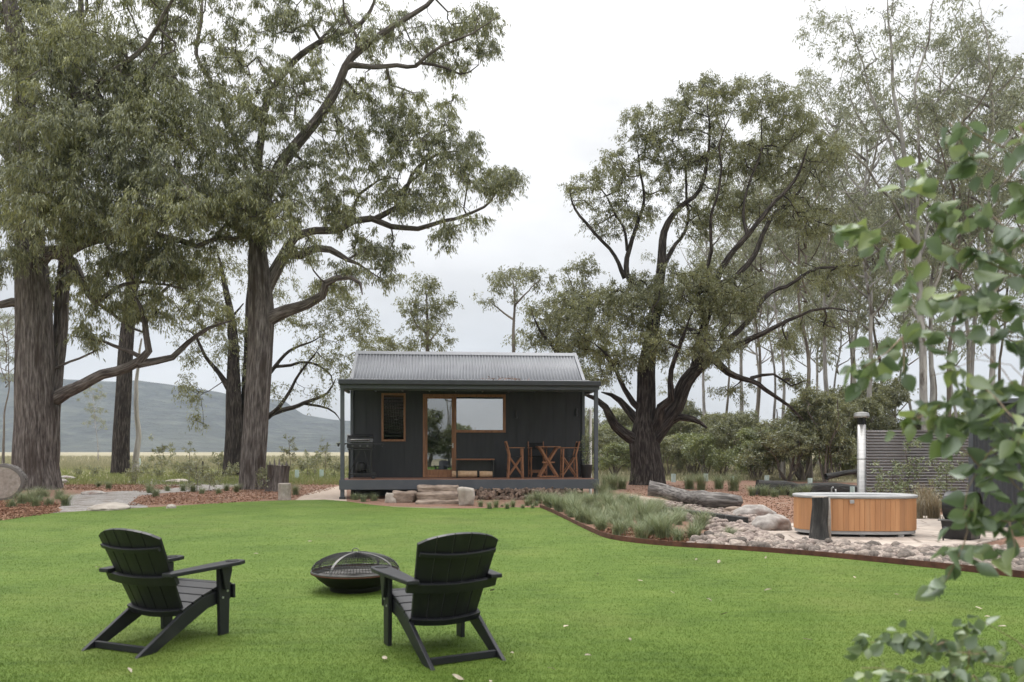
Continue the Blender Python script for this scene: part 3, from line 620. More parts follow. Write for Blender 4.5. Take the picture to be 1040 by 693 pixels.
# --- slender gums of the woodland on the right: a few kinds, then copies
def gum_kind(h, r, crown_from, spread, nb, nl, lean=.0, stems=1, seed=0, Ls=.2, mats=('bark_pale', 'leaf_far')):
    sk = Skel(); A = []
    for s in range(stems):
        a = rng.uniform(0, 6.28); dx = math.cos(a)*(.15 if stems > 1 else .0); dy = math.sin(a)*(.15 if stems > 1 else 0)
        ln = rng.normal(size=2)*lean+np.array([dx, dy])*.35
        pts = [(dx, dy, -.1, r*1.3), (dx+ln[0]*.5, dy+ln[1]*.5, h*.15, r)]
        for t in (.35, .55, .75, .9):
            pts.append((dx+ln[0]*t*4+rng.normal()*.15, dy+ln[1]*t*4+rng.normal()*.15, h*t, r*(1-t*.85)))
        limb3(sk, np.array(pts), step=.6, wig=.03, attach=(s == 0))
        nbr = nb//stems
        for b in range(nbr):
            t = crown_from+(.95-crown_from)*(b+.5)/nbr; z = h*t
            ctr = np.array([dx+ln[0]*t*4, dy+ln[1]*t*4, z]); an = b*2.4+rng.uniform(-.5, .5); l = spread*(1.15-.65*abs(t-.7)/.3*.5)*rng.uniform(.6, 1.1)
            e = ctr+np.array([math.cos(an)*l, math.sin(an)*l, l*rng.uniform(.7, 1.5)]); m = (ctr+e)/2+np.array([0, 0, -.15*l])
            limb3(sk, np.array([(*ctr, r*.42), (*m, r*.3), (*e, r*.14)]), step=.5, wig=.06)
            for q in range(3):
                c = e+rng.normal(size=3)*l*.32; A.append(c+rng.normal(size=(nl, 3))*np.array([.8, .8, .5])*spread*.17)
    A = np.concatenate(A); A = A[A[:, 2] > h*crown_from*.8]
    tips = grow(sk, A, step=.4, up=.05, rtip=.008)
    return sk, tips
WOOD = []
specs = [dict(h=21, r=.15, crown_from=.38, spread=2.6, nb=20, nl=5, lean=.12), dict(h=19, r=.125, crown_from=.5, spread=2.2, nb=17, nl=5, lean=.2), dict(h=23, r=.16, crown_from=.42, spread=3.0, nb=24, nl=5, lean=.15, stems=2), dict(h=17, r=.10, crown_from=.40, spread=1.9, nb=15, nl=5, lean=.25)]
for sp in specs: WOOD.append(gum_kind(**sp))
WOODROOT = []
tree_px('gum_tree', 'tallest pale gum on the right, its thin stems fanning out high above the fence', 42, [
    (0, [(941, 497, 5), (939, 420, 4.6), (936, 330, 4.2), (931, 240, 3.8), (918, 150, 3), (908, 90, 2.4), (904, 40, 1.8), (902, -20, 1)]),
    (.2, [(933, 275, 2.6), (915, 180, 2.3), (900, 135, 2), (883, 105, 1.6), (862, 70, 1.2)]),
    (-.3, [(932, 250, 2.3), (900, 195, 2), (872, 165, 1.7), (850, 140, 1.4), (825, 118, 1)]),
    (.3, [(936, 330, 2.3), (900, 270, 2), (880, 235, 1.6), (858, 205, 1.1)]),
    (-.2, [(931, 235, 2.6), (930, 160, 2.2), (936, 90, 1.8), (945, 30, 1.4), (950, -20, 1)]),
    (.3, [(933, 262, 2.3), (955, 200, 1.9), (975, 150, 1.6), (1000, 100, 1.2), (1015, 60, .8)]),
    (-.4, [(936, 320, 2), (960, 260, 1.7), (985, 225, 1.4), (1010, 200, 1)]),
    (.1, [(918, 150, 1.8), (890, 100, 1.5), (872, 50, 1.2), (860, 10, .8)]),
], [(850, 40, 34, 30, 16), (830, 90, 28, 24, 13), (880, 60, 30, 30, 13), (905, 30, 30, 30, 15), (945, 40, 30, 34, 16), (990, 50, 34, 34, 18), (1020, 90, 30, 30, 14), (870, 130, 30, 24, 11), (960, 110, 34, 26, 15), (850, 190, 24, 20, 8), (1000, 160, 30, 24, 11), (910, 110, 26, 20, 8), (890, 200, 22, 16, 5), (980, 215, 28, 18, 7), (900, -30, 50, 24, 12), (980, -30, 50, 24, 12), (830, 20, 22, 20, 8)],
    ('bark_pale', 'leaf_far'), nleaf=75, spread=.65, L=.2, W=.05, n_scale=1.3, kr=1.5)
def wood_tree(kind, px, Y, sc, rz, label, group='slender gums in the woodland behind the bathing area'):
    loc = ((px-CX)/F*Y, Y, 0)
    if WOODROOT and kind in [k for k, _ in WOODROOT]:
        r = copy_tree([q for k, q in WOODROOT if k == kind][0])
    else:
        sk, tips = WOOD[kind]
        r = finish_tree('gum_tree', label, sk, tips, (0, 0, 0), ('bark_pale' if kind != 1 else 'bark_grey', 'leaf_far'), 38, .26, .06, .55)
        WOODROOT.append((kind, r))
    r.location = loc; r.rotation_euler = (0, 0, rz); r.scale = (sc, sc, sc*rng.uniform(.95, 1.08)); tag(r, label, 'tree', group)
    return r
wl = 'slender pale-trunked gum in the open woodland behind the hot tub and fence'
for i, (k, px, Y, sc) in enumerate([(0, 885, 44, 1.0), (0, 838, 47, 1.0), (1, 822, 40, .95), (3, 795, 44, .95), (1, 768, 52, 1.0), (0, 752, 60, 1.05), (3, 850, 56, 1.0), (2, 868, 62, 1.05), (1, 896, 55, 1.05), (0, 945, 46, 1.05), (3, 931, 52, 1.0),
        (1, 962, 42, 1.05), (2, 985, 50, 1.0), (0, 1010, 42, 1.1), (3, 1030, 48, 1.1), (1, 1055, 44, 1.1), (2, 1090, 50, 1.1), (0, 1130, 55, 1.0), (3, 812, 66, 1.1), (1, 735, 66, 1.0), (0, 715, 56, .85), (3, 975, 60, 1.1), (1, 1020, 60, 1.1), (3, 785, 60, 1.1), (1, 860, 72, 1.1), (0, 830, 78, 1.1), (3, 905, 70, 1.2), (2, 770, 75, .95), (3, 690, 62, .8), (1, 950, 75, 1.1)]):
    wood_tree(k, px, Y, sc, rng.uniform(0, 6.28), wl)
for i, (k, px, Y, sc, lb) in enumerate([(1, 3, 70, .75, 'hazy gum standing far off at the extreme left edge'), (3, 100, 105, .55, 'thin sapling alone in the paddock left of the dark-barked gum')]):
    wood_tree(k, px, Y, sc, 1.1*i, lb, None)
    
# gum behind the viewer, seen reflected in the door glass
for (x, y, s, lb) in ((2.6, -22, .62, 'gum tree behind the viewer mirrored in the glass door'),):
    r = wood_tree(2, CX, 50, s, .4+x, lb, None); r.location = (x, y, 0)

# --- understorey bushes
def bush_kind(h, w, n, nl=46, L=.11, W=.034, mats=('bark_grey', 'leaf_bush'), spread=.4):
    sk = Skel(); A = []
    for s in range(5):
        a = s*1.256+rng.uniform(-.4, .4); e = np.array([math.cos(a)*w*.32, math.sin(a)*w*.32, h*rng.uniform(.55, .8)])
        limb3(sk, np.array([(math.cos(a)*.05, math.sin(a)*.05, -.05, .05), (e[0]*.45, e[1]*.45, e[2]*.55, .035), (*e, .02)]), attach=(s > 0), step=.3, wig=.05)
    nbl = 8; A = []
    for q in range(nbl):
        a = q*2.4+rng.uniform(-.4, .4); rad = w*.5*rng.uniform(.2, .75); c = np.array([math.cos(a)*rad, math.sin(a)*rad, h*rng.uniform(.3, .88)]); s_ = w*rng.uniform(.14, .27)
        A.append(c+unit(rng.normal(size=(n//nbl, 3)))*rng.uniform(.3, 1, (n//nbl, 1))**.5*np.array([s_, s_, s_*.75]))
    A = np.concatenate(A)
    A = A[A[:, 2] > .15]
    return sk, grow(sk, A, up=.0), nl, L, W, spread, mats
def make_bush(kind, label, cat='shrub', group=None):
    sk, tips, nl, L, W, spr, mats = kind
    return finish_tree('shrub', label, sk, tips, (0, 0, 0), mats, nl, L, W, spr, droop=.5, cat=cat, group=group)
BK = [make_bush(bush_kind(4.2, 4.2, 230, 110, .15, .05), 'x'), make_bush(bush_kind(3.0, 3.6, 170, 100, .15, .05, mats=('bark_grey', 'leaf_fresh')), 'x'), make_bush(bush_kind(5.0, 3.4, 220, 100, .16, .055), 'x')]
used = [False]*3
def put_bush(k, px, Y, s, label, group='understorey bushes under the gums'):
    r = BK[k] if not used[k] else copy_tree(BK[k]); used[k] = True
    r.location = ((px-CX)/F*Y, Y, 0); r.rotation_euler = (0, 0, rng.uniform(0, 6.28)); r.scale = (s*rng.uniform(.9, 1.15), s, s*rng.uniform(.6, 1.2)); tag(r, label, 'shrub', group); return r
bl = 'olive-green bush in the understorey below the woodland gums'
for (k, px, Y, s) in [(0, 800, 38, .95), (2, 838, 37, .9), (1, 770, 42, 1.0), (0, 735, 46, 1.0), (1, 705, 48, 1.0), (2, 690, 52, .9), (1, 625, 46, .95), (0, 605, 52, .9), (1, 640, 56, 1.0), (2, 668, 58, .9), (0, 870, 44, 1.0), (1, 895, 42, 1.1), (2, 930, 44, .85), (0, 965, 46, 1.0), (1, 1000, 42, 1.2), (2, 1040, 46, 1.0),
        (0, 760, 58, 1.1), (1, 790, 62, 1.2), (0, 825, 62, 1.1), (2, 860, 60, .9), (1, 725, 64, 1.2), (0, 700, 70, 1.1), (1, 660, 74, 1.2), (0, 620, 70, 1.1), (2, 585, 66, .9), (1, 900, 64, 1.2), (0, 945, 66, 1.1), (1, 985, 62, 1.3), (0, 1025, 64, 1.2), (1, 1075, 56, 1.2), (0, 1120, 50, 1.1), (2, 745, 80, 1.1), (0, 800, 84, 1.2), (1, 850, 84, 1.4), (0, 905, 86, 1.2), (1, 560, 84, 1.1), (1, 648, 50, .8), (0, 678, 46, .7), (1, 716, 44, .75), (0, 752, 50, .9), (1, 783, 48, .8), (0, 690, 60, 1.1), (2, 640, 66, .9), (1, 612, 58, 1.0), (0, 732, 56, 1.0), (1, 765, 40, .6), (0, 812, 46, .8), (1, 850, 42, .7), (0, 672, 80, 1.3), (1, 715, 84, 1.4), (0, 590, 78, 1.2), (1, 770, 88, 1.5), (2, 815, 39, 1.35), (2, 700, 54, 1.1), (2, 860, 47, 1.4), (2, 895, 50, 1.3), (2, 625, 62, 1.3)]:
    put_bush(k, px, Y, s, bl)

for (k, x, y, s, lb) in ((2, .4, -19, 1.5, 'bushy tree behind the viewer mirrored in the left of the glass door'), (0, 3.0, -21, 1.25, 'leafy tree behind the viewer mirrored beside the wide window'), (1, 6.5, -30, 1.0, 'low bush behind the viewer mirrored along the foot of the wide window')):
    r = put_bush(k, CX, 40, s, lb, None); r.location = (x, y, 0)
    if 'group' in r: del r['group']
# ------------------------------------------------------------------ ground
me = mesh_np('ground', np.array([(-1600, -90, 0), (1600, -90, 0), (1600, 2200, 0), (-1600, 2200, 0)], float), [np.array([[0, 1, 2, 3]])])
tag(link('ground', me, M['ground']), kind='structure')
E_PX = [(548, 516), (560, 521), (580, 531), (600, 541), (620, 548.5), (660, 554), (700, 557), (760, 560.5), (830, 566), (900, 573), (970, 580.5), (1040, 588.5), (1140, 601)]
EDGE = [G(*p) for p in E_PX]
LEFT_PX = [(-120, 541), (-40, 532), (0, 527), (30, 524), (60, 521.3), (100, 518.5), (150, 516), (180, 514.3), (230, 511), (280, 509), (330, 508), (350, 509.5), (375, 513), (400, 515.5), (440, 517), (480, 517), (520, 516)]
LAWNP = [G(*p) for p in LEFT_PX]+EDGE+[Vector((9.5, 7.2, 0)), Vector((16, 5.0, 0)), Vector((30, 2.5, 0)), Vector((30, -22, 0)), Vector((-34, -22, 0)), Vector((-34, 10, 0))]
def px_sheet(name, pts, z, mat): return sheet(name, [G(*p) for p in pts], z, mat)
px_sheet('mulch_bed', [(-260, 560), (-260, 494), (-30, 491), (60, 489), (150, 490), (215, 492), (330, 488.5), (352, 489), (640, 489), (760, 488), (890, 491), (1010, 500), (1150, 515), (1700, 560), (2300, 740), (1500, 650), (1140, 604), (1040, 593), (830, 570), (620, 552), (548, 519), (350, 513), (150, 520), (0, 531)], .004, M['mulch'])
px_sheet('gravel_path', [(52, 522.5), (66, 508), (72, 503), (110, 500), (160, 496.5), (195, 495), (120, 490), (155, 487), (190, 489.5), (245, 492), (222, 498), (165, 501), (140, 505), (134, 510), (150, 514.5), (150, 517.5), (100, 520)], .008, M['gravel'])
px_sheet('dirt_path', [(296, 511), (308, 503), (325, 497.5), (345, 494), (352, 497), (352, 511)], .008, M['sandpath'])
px_sheet('dirt_path', [(610, 505), (640, 502), (700, 512), (690, 516), (640, 512)], .008, M['sandpath'])
pebble_poly = [G(*p) for p in [(668, 511), (720, 513), (760, 520), (772, 532), (790, 541), (800, 552), (880, 556), (960, 561), (1010, 558), (1120, 568), (1160, 603), (1040, 586), (900, 570.5), (800, 561.5), (700, 555), (722, 540), (690, 527), (660, 520)]]
sheet('stony_bed', pebble_poly, .009, M['dirt'])
lawn = sheet('lawn', LAWNP, .013, M['lawn'])
# paving slab round the tub
pp = [G(*p) for p in [(770, 541), (800, 533), (850, 531), (905, 526), (962, 524), (1010, 532), (1030, 545), (985, 556), (955, 560), (880, 555), (800, 552.5)]]
mb = MB(); mb.prism([(p.x, p.y, -.02) for p in pp], (0, 0, .05)); tag(mb.build('paving', M['pad'], bevel=.015), kind='structure')

# steel edging between lawn and garden
mb = MB(); pts = catmull(np.array([(p.x, p.y, 0) for p in EDGE]), .25)
t = unit(np.gradient(pts, axis=0)); nrm = np.stack([-t[:, 1], t[:, 0], 0*t[:, 0]], 1)
rows = []
for off, z in ((.0, -.03), (.0, .085), (.012, .085), (.012, -.03)): rows.append([tuple(p+n*(off+.004)+np.array([0, 0, z+.006*math.sin(i*.3)])) for i, (p, n) in enumerate(zip(pts, nrm))])
mb.grid(rows); tag(mb.build('garden_edging', M['rust'], bevel=0), 'rust-brown steel garden edging curving between lawn and garden bed', 'edging')

# hills, far behind
prof = [(-900, 396), (-400, 388), (-200, 384), (0, 383), (60, 387), (150, 390), (178, 392), (226, 398), (260, 406), (299, 415), (316, 426), (345, 428), (500, 436), (700, 444), (1040, 447), (1700, 440)]
NX, NY = 260, 44; V = np.zeros((NX, NY, 3))
from mathutils import noise as mnoise
pxs = np.linspace(-850, 1650, NX)
for i, px in enumerate(pxs):
    py = np.interp(px, [p[0] for p in prof], [p[1] for p in prof]); top = (HY-py)/F*1500
    for j in range(NY):
        u = j/(NY-1); Y = 800+u*1150; X = (px-CX)/F*1500*(.75+.25*Y/1500)
        h = math.sin(min(1, (Y-800)/700)*math.pi/2)**1.5 if Y < 1500 else math.cos((Y-1500)/450*math.pi/2)
        n = mnoise.fractal(Vector((X*.004, Y*.004, 3)), 1.0, 2.0, 5)
        V[i, j] = (X, Y, top*h*(1+.22*n*(1-abs(2*u-1.2)*.3)*(1 if abs(Y-1500) > 60 else .25))-1)
ii = np.arange(NX-1)[:, None]*NY+np.arange(NY-1)[None]
fc = np.stack([ii, ii+NY, ii+NY+1, ii+1], -1).reshape(-1, 4)
tag(link('hill', mesh_np('hill', V.reshape(-1, 3), [fc], smooth=True), M['hill']), kind='structure')

# ------------------------------------------------------------------ lawn blades, paddock grass, mulch chips
def px_points(n, x0, x1, y0, y1, z=0, power=1.0):
    px = rng.uniform(x0, x1, n); py = y0+(y1-y0)*rng.uniform(0, 1, n)**power
    Y = F*EYE/(py-HY); return np.stack([(px-CX)/F*Y, Y, np.full(n, z)], 1)
LP = [(p.x, p.y) for p in LAWNP]
P = px_points(560000, -140, 1180, 505, 800); P = P[in_poly(P, LP)]
P = np.concatenate([P, np.stack([rng.uniform(-5, 6, 26000), rng.uniform(1.4, 5, 26000), np.zeros(26000)], 1)])
k = len(P); P[:, 2] = .012
from_c = np.clip(P[:, 1]/9, .8, 1.5)
V, Fq = blades_np(P, rng.uniform(.009, .019, k), rng.uniform(.003, .005, k)*from_c, 2.0)
tag(link('grass', mesh_np('grass', V, [Fq]), M['blade']), kind='stuff')
P = px_points(90000, -250, 720, 464, 478, power=1.3); P = P[(P[:, 1] > 34) & ~((P[:, 0] > -8) & (P[:, 0] < 6) & (P[:, 1] < 36))]
P = np.concatenate([P, px_points(26000, 600, 1100, 468, 489)]); P = P[P[:, 1] > 36]
k = len(P); sc = np.clip(P[:, 1]/60, .7, 2.5)
V, Fq = blades_np(P, rng.uniform(.15, .5, k)*np.clip(sc, .6, 1.2), rng.uniform(.02, .04, k)*sc, .5)
tag(link('tall_grass', mesh_np('tall_grass', V, [Fq]), M['dry_grass']), kind='stuff')
P = px_points(90000, -250, 520, 474, 493); P = P[(P[:, 1] > 33)]; k = len(P); sc = np.clip(P[:, 1]/50, .7, 2.)
V, Fq = blades_np(P, rng.uniform(.05, .22, k), rng.uniform(.02, .035, k)*sc, .8)
tag(link('short_grass', mesh_np('short_grass', V, [Fq]), leaf_mat('paddock_green_blades', (.10, .13, .035), (.20, .235, .07), (.36, .36, .15), clump=.15, gloss=.04)), kind='stuff')
def chips(n, polypx, z=.012):
    pts = np.array(polypx, float); P = px_points(n, pts[:, 0].min(), pts[:, 0].max(), pts[:, 1].min(), pts[:, 1].max())
    P = P[in_poly(P, [tuple(G(*p))[:2] for p in polypx])]; P[:, 2] = z+rng.uniform(0, .02, len(P)); return P
P = np.concatenate([chips(9000, [(0, 530), (0, 505), (60, 512), (60, 521)]), chips(12000, [(130, 514), (140, 504), (230, 497), (340, 490), (340, 497), (300, 506), (230, 512)]), chips(6000, [(150, 500), (60, 498), (60, 492), (210, 492)]),
                    chips(12000, [(600, 540), (720, 556), (720, 545), (620, 530)]), chips(14000, [(615, 493), (650, 492), (840, 494), (960, 505), (1010, 520), (800, 530), (760, 512), (640, 505)])])
k = len(P); D = rng.normal(size=(k, 3)); D[:, 2] *= .25
V, Fq = leaves_np(P, D, rng.uniform(.03, .10, k), rng.uniform(.012, .035, k))
tag(link('bark_chips', mesh_np('bark_chips', V, [Fq]), M['chip']), kind='stuff')

# ------------------------------------------------------------------ cabin
AW = R(5.0); cab = empty('cabin', (-5.127, 23.7, 0), AW)
tag(cab, 'small charcoal cabin with a pale corrugated gable roof and a raised front verandah', 'cabin')
cu, su = math.cos(AW), math.sin(AW)
def cu_px(px, v):
    k = (px-CX)/F; return (k*(23.7+cu*v)+5.127+su*v)/(cu-su*k)
def cz_px(py, u, v): return EYE-(py-HY)/F*(23.7+su*u+cu*v)
WV, U0, U1, DZ = 1.8, .19, 7.62, .59
def opening(x0, x1, y0, y1):
    a, b = cu_px(x0, WV), cu_px(x1, WV); m = (a+b)/2
    return a, b, cz_px(y1, m, WV), cz_px(y0, m, WV)
LW = opening(387.5, 412, 399.5, 448.5); DR = opening(429.5, 463.3, 400.5, 486); DR = (DR[0], DR[1], DZ+.005, DR[3]); WN = opening(463.3, 513.5, 400.5, 439.5); WN = (DR[1], WN[1], WN[2], DR[3])
TOPW = 3.66; T = .12
mb = MB()
def wbox(u0, u1, z0, z1):
    if u1-u0 > .01 and z1-z0 > .01: mb.box(((u0+u1)/2, WV+T/2, (z0+z1)/2), (u1-u0, T, z1-z0))
zb = .32
wbox(U0, LW[0], zb, TOPW); wbox(LW[0], LW[1], zb, LW[2]); wbox(LW[0], LW[1], LW[3], TOPW); wbox(LW[1], DR[0], zb, TOPW)
wbox(DR[0], DR[1], DR[3], TOPW); wbox(DR[0], DR[1], zb, DZ); wbox(WN[0], WN[1], WN[3], TOPW); wbox(WN[0], WN[1], zb, WN[2]); wbox(WN[1], U1, zb, TOPW)
VB, RV, RZ = 5.0, 3.4, 4.80
mb.box(((U0+U1)/2, VB-T/2, (zb+TOPW)/2), (U1-U0, T, TOPW-zb))
for u in (U0+T/2, U1-T/2):
    mb.box((u, (WV+VB)/2, (zb+TOPW)/2), (T, VB-WV-2*T-.004, TOPW-zb))
    mb.prism([(u-T/2+.004, WV+.01, TOPW), (u-T/2+.004, VB-.01, TOPW), (u-T/2+.004, RV, RZ-.06)], (T-.008, 0, 0))
uu = U0+.42
while uu < U1-.1:
    for z0, z1 in ((zb, TOPW),):
        segs = [(z0, z1)]
        for op in (LW, DR, WN):
            if op[0]-.03 < uu < op[1]+.03: segs = [s for a, b in segs for s in ((a, op[2]-.05), (op[3]+.05, b))]
        for a, b in segs:
            if b-a > .05: mb.box((uu, WV-.004, (a+b)/2), (.012, .012, b-a))
    uu += .405
mb.build('wall', M['cladding'], cab)
for u in (U0-.03, U1+.03): mb = MB(); mb.box((u, WV-.02, (zb+TOPW)/2), (.09, .10, TOPW-zb)); mb.build('corner_trim', M['steelgrey'], cab, bevel=.005)
mb = MB(); mb.box(((U0+U1)/2, (WV+VB)/2, .45), (U1-U0-.3, VB-WV-.3, .2)); mb.box(((U0+U1)/2, 4.2, 2), (U1-U0-.3, .05, 3)); mb.build('interior', M['blind'], cab)
# deck
mb = MB(); nb = 17
for i in range(nb): mb.box((3.905, .03+(i+.5)*(WV-.03)/nb, DZ-.015), (7.81, (WV-.03)/nb-.006, .03))
mb.build('deck', M['deckwood'], cab, bevel=.003)
mb = MB(); mb.box((3.905, -.002, .435), (7.84, .05, .29)); mb.box((.0, .95, .43), (.05, 1.8, .27)); mb.box((7.81, .95, .43), (.05, 1.8, .27)); mb.build('deck_fascia', M['steelgrey'], cab, bevel=.006)
mb = MB()
for u in (.3, 2.6, 5.0, 7.4):
    for v in (.9, 2.2, 3.6, 4.8): mb.box((u, v, .14), (.14, .14, .30))
mb.box((3.9, 1.95, .15), (7.3, .04, .32)); mb.build('underfloor', M['darktrim'], cab)
for u in (.07, 7.74):
    mb = MB(); mb.box((u, .07, 1.66), (.115, .115, 3.4)); o = mb.build('verandah_post', M['steelgrey'], cab, bevel=.006)
    mb = MB(); mb.box((u, .07, -.0), (.17, .17, .16)); mb.build('post_foot', M['darktrim'], o, bevel=.006)
# verandah roof, beam, gutter
mb = MB(); mb.box((3.905, .07, 3.31), (7.74, .09, .10)); mb.box((.07, .95, 3.33), (.07, 1.65, .10)); mb.box((7.74, .95, 3.33), (.07, 1.65, .10))
for i in range(1, 9): mb.box((.07+i*7.67/9, .95, 3.39), (.045, 1.64, .09))
mb.build('verandah_beam', M['steelgrey'], cab, bevel=.005)
def corr(u0, u1, A, B, amp, pitch, thick=.0, per=8):
    """corrugated sheet between edge points A=(v,z) and B=(v,z), ribs running A->B"""
    n = int((u1-u0)/pitch*per); rows = []
    d = Vector((0, B[0]-A[0], B[1]-A[1])).normalized(); nr = Vector((1, 0, 0)).cross(d)
    for e in (A, B): rows.append([Vector((u0+(u1-u0)*i/n, e[0], e[1]))+nr*amp*math.sin(2*math.pi*i/per) for i in range(n+1)])
    return rows
mb = MB(); mb.grid(corr(.02, 7.79, (-.32, 3.46), (1.74, 3.76), .012, .085)); mb.build('verandah_roof', M['roof'], cab, smooth=True, solid=.003)
mb = MB(); mb.box((3.905, -.36, 3.475), (7.80, .13, .15)); mb.build('gutter', M['darktrim'], cab, bevel=.02, seg=3)
mb = MB(); mb.box((3.905, -.285, 3.37), (7.74, .025, .16)); mb.build('fascia', M['steelgrey'], cab, bevel=.004)
rf0, rf1 = U0-.02, U1+.02
mb = MB(); mb.grid(corr(rf0, rf1, (1.62, 3.72), (RV, RZ+.02), .020, .105)); mb.grid(corr(rf0, rf1, (RV, RZ+.02), (5.2, 3.70), .020, .105))
roof = mb.build('roof', M['roof'], cab, smooth=True, solid=.003)
mb = MB(); mb.prism([(rf0-.03, RV-.2, RZ-.065), (rf0-.03, RV, RZ+.055), (rf0-.03, RV+.2, RZ-.065), (rf0-.03, RV+.2, RZ-.085), (rf0-.03, RV, RZ+.03), (rf0-.03, RV-.2, RZ-.085)], (rf1-rf0+.06, 0, 0)); mb.build('ridge_cap', M['roof'], roof)
for u in (rf0-.05, rf1-.05):
    mb = MB()
    for (v0, z0, v1, z1) in ((1.6, 3.72, RV, RZ+.035), (RV, RZ+.035, 5.2, 3.70)):
        mb.prism([(u, v0, z0-.10), (u, v0, z0+.04), (u, v1, z1+.03), (u, v1, z1-.10)], (.10, 0, 0))
    mb.build('barge_flashing', M['roof'], roof)
# openings
def frame_mb(op, w, d, v=WV, sill=None, skip_l=False):
    m = MB(); a, b, z0, z1 = op; s = sill or w
    if not skip_l: m.box((a+w/2, v+d*.1, (z0+z1)/2), (w, d, z1-z0))
    m.box((b-w/2, v+d*.1, (z0+z1)/2), (w, d, z1-z0)); l = a if skip_l else a+w
    m.box(((l+b-w)/2, v+d*.1, z1-w/2), (b-w-l, d-.004, w)); m.box(((l+b-w)/2, v+d*.1-.01, z0+s/2), (b-w-l, d-.004+.02, s)); return m
def pane(op, w, mat, parent, v=WV+.04, name='pane'):
    m = MB(); a, b, z0, z1 = op; m.box(((a+b)/2, v, (z0+z1)/2), (b-a-w*1.9, .012, z1-z0-w*1.9)); return m.build(name, mat, parent)
f = frame_mb(LW, .065, .12).build('window', M['cedar'], cab, bevel=.005); f['label'] = 'narrow louvred window beside the barbecue'
m = MB(); nl = 13
for i in range(nl):
    z = LW[2]+.08+(i+.5)*(LW[3]-LW[2]-.16)/nl; m.box(((LW[0]+LW[1])/2, WV+.03, z), (LW[1]-LW[0]-.14, .008, .135), Matrix.Rotation(R(-18), 3, 'X'))
m.build('louvre_blades', M['glass_louvre'], f)
f = frame_mb(WN, .085, .13, skip_l=True).build('window', M['cedar'], cab, bevel=.005); f['label'] = 'wide fixed window reflecting the sky'
pane((WN[0]-.07, WN[1], WN[2], WN[3]), .085, M['glass'], f)
f = frame_mb(DR, .075, .15).build('door', M['cedar'], cab, bevel=.005); f['label'] = 'cedar-framed glass door'
DI = (DR[0]+.075, DR[1]-.075, DR[2]+.075, DR[3]-.075)
lf = frame_mb(DI, .07, .05, v=WV+.03, sill=.17).build('door_leaf', M['cedar'], f, bevel=.004)
pane((DI[0]+.005, DI[1]-.005, DI[2]+.10, DI[3]), .07, M['glass_door'], f, v=WV+.035)
m = MB(); m.tube([(DR[1]-.11, WV-.005, 1.62), (DR[1]-.11, WV-.06, 1.62)], .012, 10); m.tube([(DR[1]-.11, WV-.06, 1.62), (DR[1]-.23, WV-.065, 1.62)], .011, 10); m.box((DR[1]-.11, WV-.002, 1.62), (.045, .012, .16)); m.build('handle', M['steel'], f, bevel=.002)
for px, py in ((524.5, 421), (585.5, 419)):
    u = cu_px(px, WV-.06); z = cz_px(py, u, WV-.06); m = MB(); m.lathe([(.0, z-.12), (.045, z-.12), (.045, z+.12), (0, z+.12)], 14, (u, WV-.07, 0)); m.box((u, WV-.02, z), (.05, .06, .07)); m.build('wall_lamp', M['black'], cab, bevel=.003)
# dry twigs and leaves caught on the roof
k = 55; uu_ = cu_px(512, 1.2); P = np.stack([uu_+rng.normal(size=k)*.3, -.1+rng.uniform(0, 1.7, k), np.zeros(k)], 1); P[:, 2] = 3.50+(P[:, 1]+.32)*.145+rng.uniform(0, .12, k)*np.exp(-((P[:, 0]-uu_)/.4)**2)
D = rng.normal(size=(k, 3)); D[:, 2] *= .4; V, Fq = leaves_np(P, D, rng.uniform(.08, .22, k), rng.uniform(.015, .03, k)); V = np.stack([-5.127+V[:, 0]*cu-V[:, 1]*su, 23.7+V[:, 0]*su+V[:, 1]*cu, V[:, 2]], 1)
tag(link('leaf_litter', mesh_np('leaf_litter', V, [Fq]), M['chip']), kind='stuff')

def on_deck(name, px, v, label, cat, rz=0.0, group=None):
    u = cu_px(px, v); w = Vector((-5.127+u*cu-v*su, 23.7+u*su+v*cu, DZ)); return tag(empty(name, w, AW+rz), label, cat, group)

# barbecue
b = on_deck('barbecue', 366, .85, 'black lidded barbecue on a wheeled cart at the left end of the verandah', 'barbecue', R(4)); b.scale = (1.1, 1.1, 1.12)
m = MB(); m.box((0, 0, .13), (.66, .44, .03)); [m.box((x, y, .45), (.035, .035, .75)) for x in (-.30, .30) for y in (-.19, .19)]; m.box((0, 0, .80), (.68, .46, .03)); m.bar((-.28, -.2, .18), (-.02, -.2, .76), .03, .03); m.bar((.28, -.2, .18), (.10, -.2, .76), .025, .025); m.build('cart', M['black'], b, bevel=.006)
m = MB(); m.prism([(-.36, -.25, .83), (-.36, -.25, .98), (-.36, .25, .98), (-.36, .25, .83)], (.72, 0, 0)); m.build('firebox', M['black'], b, bevel=.02)
m = MB(); m.prism([(-.36, y, z) for y, z in ((-.25, .99), (-.235, 1.10), (-.16, 1.19), (0, 1.225), (.16, 1.19), (.235, 1.10), (.25, .99))], (.72, 0, 0)); hood = m.build('lid', M['hood'], b, bevel=.015)
m = MB(); m.tube([(-.25, -.25, 1.07), (-.25, -.31, 1.07), (.25, -.31, 1.07), (.25, -.25, 1.07)], .014, 8); m.build('handle', M['steel'], hood, smooth=True)
for s in (-1, 1): m = MB(); m.box((s*.50, 0, .96), (.26, .40, .035)); m.box((s*.60, 0, .92), (.03, .38, .07)); m.build('side_shelf', M['black'], b, bevel=.01)
for i in range(3): m = MB(); m.lathe([(0, 0), (.028, 0), (.022, .04), (0, .04)], 12); o = m.build('knob', M['strap'], b); o.location = (-.2+.2*i, -.25, .90); o.rotation_euler = (R(90), 0, 0)
